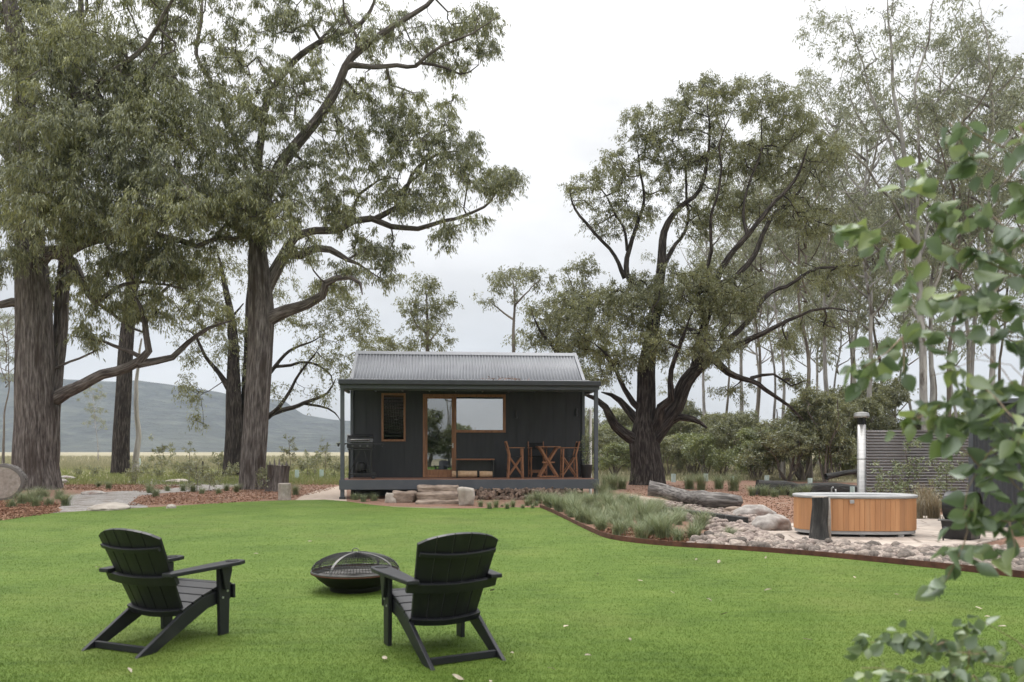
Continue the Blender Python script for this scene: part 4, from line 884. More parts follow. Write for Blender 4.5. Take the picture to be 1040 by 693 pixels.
for y in (-.2, .2): m = MB(); m.lathe([(.03, -.02), (.085, -.02), (.085, .02), (.03, .02), (.03, -.02)], 18); o = m.build('wheel', M['black'], b, bevel=.004); o.location = (.36, y, .087); o.rotation_euler = (R(90), 0, 0)
for y in (-.19, .19): m = MB(); m.box((-.30, y, .06), (.045, .045, .12)); m.build('foot', M['black'], b)
m = MB(); m.box((.12, -.10, .25), (.2, .2, .02)); m.lathe([(0, .15), (.13, .16), (.15, .22), (.15, .38), (.09, .46), (0, .47)], 16, (0.02, 0.02, 0)); m.build('gas_bottle', M['iron'], b, smooth=True)

# bench with firewood under it
b = on_deck('bench', 482.5, 1.5, 'low black bench with a timber top under the wide window', 'bench')
m = MB(); m.box((0, 0, .585), (1.24, .36, .045)); m.build('seat', M['furn'], b, bevel=.006)
for s in (-1, 1): m = MB(); m.box((s*.58, 0, .28), (.05, .32, .56)); m.build('leg', M['black'], b, bevel=.005)
m = MB(); m.box((0, .15, .28), (1.10, .02, .5)); m.build('back_panel', M['black'], b)
for (x, y, z, l, r) in ((-.26, -.02, .115, .55, .105), (.03, .0, .10, .02, .0), (.36, -.03, .11, .30, .10)):
    if r == 0: continue
    w = b.matrix_basis @ Vector((x-.08 if l > .5 else x, y, z)); m = MB(); m.tube([(-l/2*1.45, 0, 0), (-l/4, .004, .003), (l/4, 0, 0), (l/2*1.45, .003, 0)], [r, r*1.03, r*.99, r], 14)
    o = m.build('log', M['palewood'], None, loc=w); o.rotation_euler = (0, 0, AW); tag(o, 'long pale log stored under the verandah bench' if l > .5 else 'short pale log at the right end under the verandah bench', 'log', 'logs under the bench')

# bar table and folding bar chairs
t = on_deck('bar_table', 556.5, .95, 'folding stained timber bar table with crossed legs on the verandah', 'table')
m = MB()
for i in range(6): m.box((0, -.29+i*.116, .985), (.72, .105, .028))
m.box((-.30, 0, .955), (.04, .66, .04)); m.box((.30, 0, .955), (.04, .66, .04)); m.build('tabletop', M['furn'], t, bevel=.004)
for y in (-.26, .26):
    for s in (-1, 1): m = MB(); m.bar((-.30*s, y+.025*s, .03), (.27*s, y+.025*s, .95), .03, .055); m.build('leg', M['furn'], t, bevel=.004)
for x, z in ((-.28, .06), (.28, .06), (0, .49)): m = MB(); m.tube([(x, -.28, z), (x, .28, z)], .016, 8); m.build('stretcher', M['furn'], t)
for x, z, l in ((0, .06, .56), (-.02, .50, .40)): m = MB(); m.box((x, -.27, z), (l, .03, .043)); m.build('stretcher', M['furn'], t)
def bar_chair(px, v, rz, label):
    c = on_deck('bar_chair', px, v, label, 'chair', rz, 'timber bar chairs on the verandah')
    for s in (-1, 1):
        m = MB(); m.bar((s*.25, -.24, 0), (s*.25, -.20, .74), .032, .05); m.bar((s*.25, -.20, .74), (s*.25, -.31, 1.16), .032, .05); m.build('rear_leg', M['furn'], c, bevel=.004)
        m = MB(); m.bar((s*.25, .22, 0), (s*.25, .20, .93), .032, .05); m.build('front_leg', M['furn'], c, bevel=.004)
        m = MB(); m.bar((s*.26, -.26, .955), (s*.26, .27, .955), .055, .026); m.build('armrest', M['furn'], c, bevel=.004)
        m = MB(); m.bar((s*.22, -.2, .1), (s*.22, .19, .66), .026, .036); m.bar((s*.215, .2, .1), (s*.215, -.19, .66), .026, .036); m.build('cross_brace', M['furn'], c, bevel=.003)
    m = MB(); m.box((0, .21, .18), (.46, .03, .045)); m.build('stretcher', M['furn'], c, bevel=.003); m = MB(); m.box((0, -.23, .22), (.46, .03, .045)); m.build('stretcher', M['furn'], c, bevel=.003)
    m = MB(); rows = [[(x, -.20+.40*i/6, .70-.03*math.sin(math.pi*i/6)) for x in (-.235, 0, .235)] for i in range(7)]; m.grid(rows); m.build('seat', M['canvas'], c, solid=.012)
    m = MB(); rows = [[(x, -.235-.055*i-(.03 if x == 0 else 0), .92+.20*i) for x in (-.25, 0, .25)] for i in range(2)]; m.grid(rows); m.build('backrest', M['canvas'], c, solid=.012)
bar_chair(523.5, .95, R(-90), 'timber and black canvas bar chair at the left end of the bar table')
bar_chair(577.5, .95, R(90), 'timber and black canvas bar chair nearest the black plant pot')
bar_chair(546, 1.48, R(185), 'timber and black canvas bar chair between the bar table and the wall')
# potted plant
p = on_deck('potted_plant', 595.5, 1.0, 'thin-leaved plant in a black tapered pot at the right end of the verandah', 'plant')
m = MB(); m.lathe([(0, 0), (.15, 0), (.20, .38), (.215, .385), (.215, .42), (.185, .42), (.18, .34), (0, .34)], 28); m.build('pot', M['black'], p, smooth=False, bevel=.004)
m = MB(); m.lathe([(0, .345), (.178, .345)], 20); m.build('soil', M['soil'], p)
k = 260; a = rng.uniform(0, 6.28, k); h = rng.uniform(.45, 1.35, k); P = np.stack([np.cos(a)*.17*h*rng.uniform(.2, 1, k), np.sin(a)*.17*h*rng.uniform(.2, 1, k), h], 1); D = np.stack([np.cos(a)*.6, np.sin(a)*.6, rng.uniform(-.4, .9, k)], 1)
V, Fq = leaves_np(P, D, rng.uniform(.08, .15, k), rng.uniform(.02, .035, k)); link('foliage', mesh_np('foliage', V, [Fq]), M['tuft'], p)
m = MB(); [m.tube([(0.02*i, 0, .34), (.05*math.cos(i*2), .05*math.sin(i*2), .8), (.10*math.cos(i*2), .10*math.sin(i*2), 1.3)], [.012, .008, .004], 6) for i in range(4)]; m.build('stem', M['greylog'], p)
# white pipe behind the right end
w = PT(599.5, 471, 26.4); m = MB(); m.tube([(w.x, w.y, 0), (w.x, w.y, 2.75)], .05, 14); m.lathe([(0, 2.75), (.06, 2.75), (.06, 2.82), (0, 2.84)], 14, (w.x, w.y, 0)); tag(m.build('pipe', M['whitepost'], smooth=False), 'white upright pipe just behind the right end of the cabin', 'pipe')

# stone steps and blocks at the verandah
def rough_block(name, size, seed, mat, loc, rz, label, cat='stone', group=None, sub=4, amp=.05):
    import bmesh
    bm = bmesh.new(); bmesh.ops.create_cube(bm, size=1); bmesh.ops.subdivide_edges(bm, edges=bm.edges, cuts=7, use_grid_fill=True)
    for v in bm.verts:
        p = v.co.copy(); e = Vector((abs(p.x), abs(p.y), abs(p.z))); q = Vector((p.x*size[0], p.y*size[1], p.z*size[2]))
        n = mnoise.fractal(q*2.2+Vector((seed*5.1, seed, 0)), 1, 2, 4); rd = 1-.16*max(0, sorted(e)[1]-.33)*2
        d = Vector((p.x, p.y, p.z)).normalized()
        v.co = Vector((q.x*rd, q.y*rd, q.z*(.5+.5*rd)))+d*n*amp*1.6
    me = bpy.data.meshes.new(name); bm.to_mesh(me); bm.free()
    for pl in me.polygons: pl.use_smooth = True
    o = link(name, me, mat, None, loc); o.rotation_euler = (0, 0, rz); return tag(o, label, cat, group)
def step(px0, px1, Yf, z0, z1, depth, seed, label):
    x0, x1 = (px0-CX)/F*Yf, (px1-CX)/F*Yf; rough_block('stone_step', (x1-x0, depth, z1-z0), seed, M['sandstone'], ((x0+x1)/2, Yf+depth/2, (z0+z1)/2), R(3), label, 'step', 'sandstone steps up to the verandah', amp=.045)
step(423, 465, 22.75, .22, .44, .75, 1, 'topmost brown sandstone slab of the steps to the verandah')
step(422, 466, 22.15, .05, .27, 1.0, 2, 'middle brown sandstone slab of the steps to the verandah')
step(420, 467, 21.5, -.12, .10, 1.1, 3, 'bottom brown sandstone slab of the steps, edging the lawn')
for (px, py, w, h, d, mt, lb, s) in ((473, 514, .42, .46, .45, 'palestone', 'pale squarish stone block right of the sandstone steps', 4), (409, 511, .66, .30, .5, 'sandstone', 'brown stone block left of the sandstone steps', 5), (396, 511, .30, .30, .35, 'palestone', 'small grey-white block beside the brown block left of the steps', 6), (392, 502, .8, .12, .4, 'sandstone', 'thin flat slab lying against the underside of the deck', 7)):
    g = G(px, py); rough_block('stone_block', (w, d, h), s, M[mt], (g.x, g.y+d/2, h*.45+(.22 if s == 7 else 0)), R(6*s % 13-6), lb, 'stone')

# firewood under the deck
mats = M['firewood']; WD = []
for i in range(6):
    m = MB(); n = 7; r = .078; a0 = i*1.1
    kind = i % 3
    if kind == 0: sh = [(math.cos(2*math.pi*j/9)*r*.9, math.sin(2*math.pi*j/9)*r*.9) for j in range(9)]
    elif kind == 1: sh = [(0, -.06)]+[(math.cos(R(30+j*20))*r*1.5, math.sin(R(30+j*20))*r*1.5-.06) for j in range(7)]
    else: sh = [(math.cos(R(j*30))*r*1.05, math.sin(R(j*30))*r*1.05-.03) for j in range(7)]
    m.prism([(x+rng.normal()*.005, -.17, z+rng.normal()*.005) for x, z in sh], (rng.normal()*.01, .34, rng.normal()*.01))
    WD.append(m.build('firewood', mats, bevel=.006, seg=1))
first = [True]*6; ix = 0; ua, ub = cu_px(483, -.12), cu_px(594, -.12); row = 0; z = .03
while z < .33:
    u = ua+(.06 if row % 2 else 0)+row*.02
    while u < ub-row*.05:
        j = ix % 6 if rng.uniform() < .5 else int(rng.integers(6)); s = rng.uniform(.72, 1.12); v = .03+rng.uniform(-.05, .06)
        o = WD[j] if first[j] else copy_tree(WD[j]); first[j] = False
        o.location = (-5.127+u*cu-v*su, 23.7+u*su+v*cu, z+rng.uniform(-.012, .012)); o.rotation_euler = (0, rng.uniform(0, 6.28), AW+rng.uniform(-.12, .12)); o.scale = (s, 1, s*rng.uniform(.85, 1.05))
        tag(o, 'split firewood billet stacked under the verandah deck', 'firewood', 'firewood stacked under the verandah'); ix += 1; u += .138*s+.008
    z += .112; row += 1
for i in range(110):
    u = rng.uniform(ua+.05, ub-.05); v = -.34+rng.uniform(-.16, .18); j = int(rng.integers(6)); s = rng.uniform(.8, 1.2)
    o = copy_tree(WD[j]); o.location = (-5.127+u*cu-v*su, 23.7+u*su+v*cu, rng.uniform(.02, .28-.25*max(0, -.34-v)/.16)); o.rotation_euler = (rng.uniform(-.25, .25), rng.uniform(0, 6.28), AW+rng.uniform(-.7, .7)); o.scale = (s, 1, s*.9)
    tag(o, 'loose billet tumbled in front of the stacked firewood', 'firewood', 'loose firewood in front of the stack')
print('firewood', ix)
# ------------------------------------------------------------------ lawn chairs
def adirondack(loc, rz, label):
    c = tag(empty('lawn_chair', loc, rz), label, 'chair', 'black slatted lawn chairs'); pm = M['plastic']
    for s in (-1, 1):
        x = s*.262
        poly = [(x, .40, .385), (x, .40, .27), (x, .16, .235), (x, -.36, .0), (x, -.52, .0), (x, -.10, .245), (x, .10, .325)]
        m = MB(); m.prism([(px-.015, y, z) for px, y, z in poly], (.03, 0, 0)); m.build('side_rail', pm, c, bevel=.005)
        m = MB(); m.prism([(s*.295-.016, y, z) for y, z in ((.25, 0), (.345, 0), (.36, .535), (.235, .535))], (.032, 0, 0)); lg = m.build('front_leg', pm, c, bevel=.005)
        m = MB()
        for y, z in ((.275, .30), (.325, .345), (.30, .40)): m.tube([(s*.311, y, z), (s*.317, y, z)], .009, 10)
        m.build('bolt', M['bolt'], lg)
        # armrest outline, wider at the front, with a cup ring on it
        out = [(-.045, -.285), (.045, -.285), (.062, -.05), (.082, .22), (.082, .38), (.06, .455), (.0, .475), (-.05, .455), (-.07, .38), (-.066, .1)]
        m = MB(); m.prism([(s*(.315+a), y, .535+.012*(y+.4)) for a, y in out], (0, 0, .030)); ar = m.build('armrest', pm, c, bevel=.006)
        m = MB(); m.lathe([(.036, .578), (.05, .580), (.052, .576), (.046, .545), (.036, .545), (.036, .578)], 20, (s*.32, .37, 0)); m.lathe([(0, .576), (.036, .577)], 20, (s*.32, .37, 0)); m.build('cup_ring', M['black'], ar)
        m = MB(); m.prism([(s*.311, y, z) for y, z in ((.24, .535), (.35, .535), (.35, .50), (.31, .36), (.28, .36))], (s*.028, 0, 0)); m.build('arm_bracket', pm, c, bevel=.004)
    m = MB()
    tops = [(.415, .375), (.31, .382), (.205, .355), (.10, .325), (.0, .287), (-.10, .245)]
    for i in range(5):
        (y0, z0), (y1, z1) = tops[i], tops[i+1]; d = Vector((0, y1-y0, z1-z0)); e = d.normalized(); a = Vector((0, y0, z0+.012))+e*.004; b = Vector((0, y1, z1+.012))-e*.004
        m.bar(a, b, .555, .022, up=(0, 0, 1))
    m.box((0, .418, .33), (.60, .024, .11)); m.build('seat', pm, c, bevel=.005)
    # backrest: five fanned slats with a curved top edge
    B0, B1 = Vector((0, -.09, .205)), Vector((0, -.405, .885)); ax = (B1-B0).normalized(); nrm = Vector((0, ax.z, -ax.y)); Lb = (B1-B0).length
    m = MB(); ns = 5
    for i in range(ns):
        f0, f1 = -1+2*i/ns, -1+2*(i+1)/ns; P = []
        for j in range(9):
            t = j/8; ring = []
            for q in range(3):
                fx = f0+(f1-f0)*q/2; g = .0028*(1 if q == 0 else -1 if q == 2 else 0); hw = .25+.055*t
                tt = t*Lb*(1-.105*fx*fx-.02*(fx*fx)**3)
                ring.append(B0+Vector((fx*hw+g, 0, 0))+ax*tt+nrm*(.045*fx*fx))
            P.append(ring)
        fr = [[p+nrm*.011 for p in r] for r in P]; bk = [[p-nrm*.011 for p in r] for r in P]
        m.grid([[*f, *b[::-1], f[0]] for f, b in zip(fr, bk)])
        m.grid([fr[0], bk[0]]); m.grid([bk[-1], fr[-1]])
    m.build('backrest', pm, c, bevel=.004)
    for (t, w, h, th, ext) in ((.78, .285, .032, .022, 0), (.44, .305, .075, .03, .035), (.06, .262, .05, .03, 0)):
        m = MB(); rows = [[], [], [], [], []]
        for j in range(15):
            fx = -1+2*j/14; p = B0+Vector((fx*(w+ext), 0, 0))+ax*(t*Lb)+nrm*(.045*fx*fx-.014)
            for r, (dz, dn) in zip(rows, ((-h/2, 0), (h/2, 0), (h/2, -th), (-h/2, -th), (-h/2, 0))): r.append(p+ax*dz+nrm*dn)
        m.grid(rows); m.add([r[0] for r in rows[:4]], [(0, 1, 2, 3)]); m.add([r[-1] for r in rows[:4]], [(3, 2, 1, 0)]); m.build('back_rail', pm, c, bevel=.004)
    m = MB(); m.box((0, -.40, .035), (.49, .03, .05)); m.build('stretcher', pm, c, bevel=.004)
    return c
adirondack((-2.65, 6.08, .006), R(-23), 'black slatted lawn chair left of the fire bowl, its back to the viewer')
adirondack((-.52, 5.78, .006), R(28), 'black slatted lawn chair right of the fire bowl, angled away to the left')

# fire bowl
g = Vector((-1.62, 8.25, .0)); fp = tag(empty('fire_bowl', g), 'shallow round iron fire bowl with a domed mesh spark cover on the lawn', 'fire bowl')
m = MB(); m.lathe([(0, .03), (.18, .03), (.30, .08), (.38, .15), (.425, .205), (.445, .215), (.445, .225), (.42, .222), (.37, .165), (.29, .095), (.17, .05), (0, .05)], 48); m.build('bowl', M['iron'], fp, smooth=True)
m = MB(); m.tube([(.445*math.cos(a), .445*math.sin(a), .222) for a in np.linspace(0, 2*math.pi, 49)], .011, 8, cap=False); m.build('rim', M['rust'], fp, smooth=True)
m = MB(); m.lathe([(0, .19), (.2, .185), (.40, .19)], 24); m.build('ash', M['ash'], fp)
m = MB(); dome = lambda r: .235+.205*math.sqrt(max(0, 1-(r/.45)**2.2))
nw = 88
for i in range(nw):
    a = 2*math.pi*i/nw; pts = [(r*math.cos(a), r*math.sin(a), dome(r)) for r in np.linspace(.06, .445, 9)]; m.tube(pts, .0032, 3, cap=False)
for r in np.linspace(.05, .445, 26): m.tube([(r*math.cos(a), r*math.sin(a), dome(r)) for a in np.linspace(0, 2*math.pi, 41)], .0032, 3, cap=False)
cv = m.build('spark_cover', M['mesh'], fp)
for a in (R(68), R(158)):
    m = MB(); pts = [Vector((r*math.cos(a), r*math.sin(a), dome(abs(r))+.004)) for r in np.linspace(-.45, .45, 25)]; sd = Vector((-math.sin(a), math.cos(a), 0))*.014
    m.grid([[p-sd for p in pts], [p+sd for p in pts]]); m.build('strap', M['strap'], cv, solid=.005)
m = MB(); m.tube([(.447*math.cos(a), .447*math.sin(a), .238) for a in np.linspace(0, 2*math.pi, 49)], .009, 6, cap=False); m.build('cover_ring', M['strap'], cv, smooth=True)
m = MB(); m.tube([(.035*math.cos(a), 0, dome(0)+.02+.03*math.sin(a)) for a in np.linspace(0, 2*math.pi, 17)], .005, 6, cap=False); m.build('lifting_ring', M['strap'], cv, smooth=True)
m = MB(); m.lathe([(.27, .07), (.255, -.01), (.235, -.01), (.25, .07)], 36); m.build('base_ring', M['iron'], fp, smooth=True)

fp.scale = (1, 1, .9)
# ------------------------------------------------------------------ hot tub
tub = tag(empty('hot_tub', (5.83, 13.58, .03), R(-5)), 'oval cedar-clad hot tub with a pale rim standing on the paving', 'hot tub')
def oval(a, b, n=64, e=2.6):
    out = []
    for i in range(n):
        t = 2*math.pi*i/n; out.append((a*abs(math.cos(t))**(2/e)*math.copysign(1, math.cos(t)), b*abs(math.sin(t))**(2/e)*math.copysign(1, math.sin(t))))
    return out
def oval_rings(m, rings, n=64):
    vs = []; 
    for a, b, z in rings: vs += [(x, y, z) for x, y in oval(a, b, n)]
    m.add(vs, [(i*n+k, i*n+(k+1) % n, (i+1)*n+(k+1) % n, (i+1)*n+k) for i in range(len(rings)-1) for k in range(n)])
n = 60; m = MB(); oo = oval(.98, .52, 240)
acc = [0]
for i in range(240): acc.append(acc[-1]+math.hypot(oo[(i+1) % 240][0]-oo[i][0], oo[(i+1) % 240][1]-oo[i][1]))
pos = [np.interp(acc[-1]*k/n, acc, list(range(241))) for k in range(n+1)]
def opt(q, f=1.0): i = int(q) % 240; j = (i+1) % 240; u = q-int(q); return Vector(((oo[i][0]*(1-u)+oo[j][0]*u)*f, (oo[i][1]*(1-u)+oo[j][1]*u)*f, 0))
for k in range(n):
    a, b = opt(pos[k]+.03), opt(pos[k+1]-.03); nr = Vector((b.y-a.y, a.x-b.x, 0)).normalized(); w = nr*.022
    m.prism([a+Vector((0, 0, .10)), b+Vector((0, 0, .10)), b-w+Vector((0, 0, .10)), a-w+Vector((0, 0, .10))], (0, 0, .53))
m.build('staves', M['tubcedar'], tub, bevel=.003, seg=1)
m = MB(); oval_rings(m, [(.94, .48, .04), (.955, .495, .04), (.955, .495, .62), (.93, .47, .62)]); m.build('liner', M['darktrim'], tub)
m = MB(); oval_rings(m, [(.86, .40, .66), (.90, .44, .685), (.98, .525, .685), (1.0, .545, .675), (1.0, .545, .645), (.985, .525, .632)]); m.build('rim', M['whiteshell'], tub, smooth=False, bevel=.006)
m = MB(); oval_rings(m, [(.90, .44, .68), (.86, .40, .655), (.83, .38, .40), (.70, .3, .15), (.01, .01, .15)]); m.build('shell', M['whiteshell'], tub, smooth=True)
m = MB(); oval_rings(m, [(.845, .39, .53), (.01, .01, .53)]); m.build('water', M['water'], tub)
m = MB(); oval_rings(m, [(.93, .47, .045), (.965, .505, .045), (.965, .505, .095), (.93, .47, .095)]); m.build('base_ring', M['whiteshell'], tub)
for x in (-.62, 0, .62):
    for y in (-.36, .36): m = MB(); m.box((x, y, .02), (.09, .09, .05)); m.build('foot', M['whiteshell'], tub)
m = MB(); m.tube([(-.22, .49, .66), (-.22, .49, .76), (-.22, .40, .78)], .012, 8); m.tube([(-.15, .49, .66), (-.15, .49, .74)], .014, 8); m.build('tap', M['steel'], tub, smooth=True)
m = MB(); m.box((-.21, -.545, .585), (.07, .03, .06)); m.build('outlet', M['whiteshell'], tub, bevel=.008)
# flue
w = PT(875, 505, 14.6); fl = tag(empty('flue', (w.x, w.y, .03)), 'tall stainless flue pipe with a flat cap rising behind the hot tub', 'flue')
m = MB(); m.lathe([(.075, .0), (.075, 1.90), (.0, 1.90)], 24); [m.lathe([(.0765, z), (.079, z+.01), (.0765, z+.02)], 24) for z in (.62, 1.26)]; m.build('pipe', M['steel'], fl, smooth=True)
m = MB(); m.lathe([(.055, 1.88), (.055, 2.02)], 16); [m.box((math.cos(a)*.07, math.sin(a)*.07, 1.97), (.012, .012, .16)) for a in (0, 1.57, 3.14, 4.71)]; m.build('neck', M['iron'], fl)
m = MB(); m.lathe([(0, 2.03), (.125, 2.03), (.135, 2.05), (.125, 2.115), (.04, 2.135), (0, 2.14)], 24); m.build('cap', M['steel'], fl, smooth=False, bevel=.004)
m = MB(); m.box((0, .02, .22), (.36, .36, .44)); m.build('firebox', M['iron'], fl, bevel=.02)
# charred stump by the tub
g = G(831, 549.5); sk = Skel(); limb3(sk, np.array([(0, 0, -.05, .138), (0, 0, .3, .13), (.005, 0, .685, .128)]), step=.06, wig=.004)
o = link('stump', skel_mesh('stump', sk, flute=.10, seed=4), M['burnt'], None, (g.x, g.y-.05, .03)); tag(o, 'charred black upright stump against the front of the hot tub', 'stump')
m = MB(); m.lathe([(0, .688), (.12, .688), (.124, .672)], 20, (.005, 0, 0)); q = m.build('top', M['cutwood'], o); pass
m = MB(); m.tube([(.13, -.06, 0), (.135, -.06, .35), (.125, -.05, .67)], [.035, .03, .028], 7); q = m.build('bare_strip', M['cutwood'], o, smooth=True)

# corrugated fence, horizontal ribs
X0, X1, YF = (880-CX)/F*22, (1000-CX)/F*22.3, 22.0
fe = tag(empty('metal_fence', ((X0+X1)/2, YF, 0)), 'grey horizontally corrugated steel privacy fence behind the hot tub', 'fence')
for a, b, dy in ((X0, (921-CX)/F*22, 0), ((921-CX)/F*22+.01, X1, .03)):
    rows = []; nn = 24*8
    for i in range(nn+1): z = .04+1.96*i/nn; y = dy+.028*math.sin(2*math.pi*i/8); rows.append([(a-(X0+X1)/2, y, z), (b-(X0+X1)/2, y+.0, z)])
    m = MB(); m.grid(rows); m.build('panel', M['fence'], fe, smooth=True, solid=.003)
for x in (X0, (921-CX)/F*22, X1): m = MB(); m.box((x-(X0+X1)/2, .085, 1.0), (.06, .06, 2.0)); m.build('post', M['steelgrey'], fe)
m = MB(); m.box((0, .02, 2.012), (X1-X0, .06, .02)); m.build('capping', M['fence'], fe)

# charcoal shed at the right
sg = G(986, 540.5); sh = tag(empty('shed', (sg.x, sg.y, 0), R(-31)), 'charcoal vertical-ribbed steel shed at the right edge behind the leafy branch', 'shed')
W_, D_, H_ = 3.6, 2.4, 2.26
def ribbed(m, a, b, z0, z1, pitch=.085, amp=.016, n=(0, -1)):
    a, b = Vector(a), Vector(b); L_ = (b-a).length; k = int(L_/pitch)*4; r0, r1 = [], []
    for i in range(k+1):
        o_ = amp if (i % 4) in (1, 2) else 0; p = a+(b-a)*i/k; r0.append((p.x+n[0]*o_, p.y+n[1]*o_, z0)); r1.append((p.x+n[0]*o_, p.y+n[1]*o_, z1))
    m.grid([r0, r1])
m = MB(); ribbed(m, (0, 0, 0), (W_, 0, 0), .10, H_); ribbed(m, (W_, D_, 0), (0, D_, 0), .10, H_, n=(0, 1)); ribbed(m, (0, D_, 0), (0, 0, 0), .10, H_, n=(-1, 0)); ribbed(m, (W_, 0, 0), (W_, D_, 0), .10, H_, n=(1, 0)); m.build('wall', M['shed'], sh)
m = MB(); m.box((W_/2, D_/2, H_+.06), (W_+.14, D_+.14, .09)); m.build('roof', M['steelgrey'], sh, bevel=.01)
m = MB(); m.box((W_/2, D_/2, .05), (W_+.06, D_+.06, .12)); m.build('base', M['pad'], sh)
for x in (0, W_): m = MB(); m.box((x, -.005, (H_+.1)/2), (.07, .07, H_-.1)); m.build('corner_trim', M['steelgrey'], sh)

# drum oven
g = G(977, 549); dr = tag(empty('drum_oven', (g.x, g.y, .03), R(42)), 'black steel drum oven lying on a tapered stand beside the shed', 'oven')
m = MB(); rr = .235; ang = [2*math.pi*i/36 for i in range(36)]
m.tube([(0, .22, .52), (0, .21, .52), (0, -.20, .52), (0, -.22, .52)], [rr*.96, rr, rr, rr*1.02], 36, cap=False); m.add([(rr*.96*math.cos(a), .22, .52+rr*.96*math.sin(a)) for a in ang], [tuple(range(36))]); m.build('drum', M['black'], dr, smooth=False, solid=.012)
m = MB(); m.tube([(rr*1.0*math.cos(a), -.22, .52+rr*1.0*math.sin(a)) for a in np.linspace(0, 2*math.pi, 37)], .014, 8, cap=False); m.build('mouth_ring', M['iron'], dr, smooth=True)
m = MB(); m.box((0, 0, .30), (.60, .52, .02)); m.build('shelf', M['strap'], dr, bevel=.004)
m = MB(); 
V8 = [(-.22, -.2, 0), (.22, -.2, 0), (.22, .2, 0), (-.22, .2, 0), (-.26, -.23, .29), (.26, -.23, .29), (.26, .23, .29), (-.26, .23, .29)]
m.add(V8, [(0, 3, 2, 1), (4, 5, 6, 7), (0, 1, 5, 4), (1, 2, 6, 5), (2, 3, 7, 6), (3, 0, 4, 7)]); m.build('stand', M['black'], dr, bevel=.008)
# garden spike lights
for (px, py, h, lb) in ((958, 551, .22, 'small dark spike light at the edge of the paving before the drum oven'),):
    g = G(px, py); l = tag(empty('garden_light', (g.x, g.y, .0)), lb, 'garden light'); m = MB(); m.tube([(0, 0, 0), (0, 0, h*.7)], .012, 8); m.build('spike', M['black'], l); m = MB(); m.tube([(0, .04, h*.72), (0, -.07, h)], [.035, .045], 12); m.build('head', M['black'], l)
g = G(641, 519); l = tag(empty('garden_light', g), 'grey bollard light with a flat cap among the grass tufts', 'garden light'); m = MB(); m.lathe([(.05, 0), (.05, .26), (.035, .265), (.035, .31)], 16); m.build('stem', M['steelgrey'], l); m = MB(); m.lathe([(0, .31), (.07, .31), (.07, .34), (0, .35)], 16); m.build('cap', M['strap'], l)

# ------------------------------------------------------------------ logs, boulders, stump
def log(name, pts, radii, mat, label, cat='log', flute=.08, seed=1, ends=True, parent=None):
    pts = [np.array(p, float) for p in pts]; c = pts[0].copy(); c[2] = 0; sk = Skel(); limb3(sk, np.array([(*(p-c), r) for p, r in zip(pts, radii)]), step=.12, wig=.012)
    o = link(name, skel_mesh(name, sk, flute=flute, seed=seed), mat, None, c); tag(o, label, cat)
    if ends:
        for (a, b, r) in ((pts[0], pts[1], radii[0]), (pts[-1], pts[-2], radii[-1])):
            d = Vector(a-b).normalized(); x = d.orthogonal().normalized(); y = d.cross(x); ctr = Vector(a-c)-d*.02; m = MB(); m.add([ctr+(x*math.cos(t)+y*math.sin(t))*r*.95 for t in np.linspace(0, 2*math.pi, 19)[:-1]], [tuple(range(18))])
            m.build('cut_end', M['cutwood'] if mat != M['burnt'] else M['burnt'], o)
    return o
A, B = G(660, 509), G(752, 519.5)
log('fallen_log', [(A.x, A.y+.2, .36), (A.x+.5, A.y-.05, .26), ((A.x+B.x)/2, (A.y+B.y)/2+.3, .22), (B.x-.5, B.y+.3, .24), (B.x+.1, B.y+.35, .22)], [.17, .20, .18, .19, .14], M['greylog'], 'long weathered grey log lying along the mulch right of the grass tufts', seed=3, flute=.12)
A, B = G(666, 520), G(757, 533)
m = MB(); m.bar((A.x, A.y, .07), (B.x, B.y, .07), .16, .15); o = m.build('timber_sleeper', M['burnt'], bevel=.012); tag(o, 'dark straight timber sleeper lying on the river stones', 'timber')
a = o.data.attributes.new('bark_co', 'FLOAT_VECTOR', 'POINT'); a.data.foreach_set('vector', np.array([v.co for v in o.data.vertices], np.float32).ravel())
A, B = G(772, 503.5), G(852, 503)
log('burnt_log', [(A.x, A.y+.3, .24), (A.x+1.0, A.y+.3, .2), ((A.x+B.x)/2, A.y+.5, .14), (B.x, B.y+.5, .18), (B.x+1.2, B.y+.6, .14)], [.27, .24, .22, .2, .15], M['burnt'], 'large blackened fallen trunk lying in front of the bushes', seed=8, flute=.14)
A = G(768, 492); sk = Skel(); limb3(sk, np.array([(0, 0, .5, .09), (1.2, .2, .66, .08), (2.6, .3, .82, .06), (3.6, .3, .95, .035)]), step=.2, wig=.02)
o = link('fallen_branch', skel_mesh('fallen_branch', sk, seed=2), M['burnt'], None, (A.x+.3, 27.6, .05)); tag(o, 'long dark branch resting along the top of the blackened trunk', 'branch')
# boulders
def boulder(px, py, size, seed, label, rz=0, mat='boulder', z=.36, cat='boulder', flat=.45):
    g = G(px, py); me = blob_mesh('boulder', size, seed, 4, .16, flat); o = link('boulder', me, M[mat], None, (g.x, g.y+size[1]*.7, size[2]*z)); o.rotation_euler = (0, 0, R(rz)); return tag(o, label, cat)
boulder(787, 540.5, (.36, .3, .235), 4, 'smooth grey and brown boulder beside the left end of the hot tub', 12)
boulder(769, 526.5, (.46, .24, .2), 9, 'long low grey-brown boulder behind the smooth one', -8)
boulder(748, 522, (.3, .2, .12), 13, 'flat reddish stone before the end of the grey log', 5, 'sandstone')
boulder(103, 519, (.44, .62, .13), 21, 'broad pale flat rock where the gravel path meets the lawn', 8, 'palestone', .2)
boulder(92, 502.5, (.42, .3, .1), 22, 'dark flat stepping stone on the gravel path', 0, 'boulder', .2)
boulder(179, 491, (.55, .4, .14), 23, 'pale stone slab on the far bend of the gravel path', 0, 'palestone', .3)
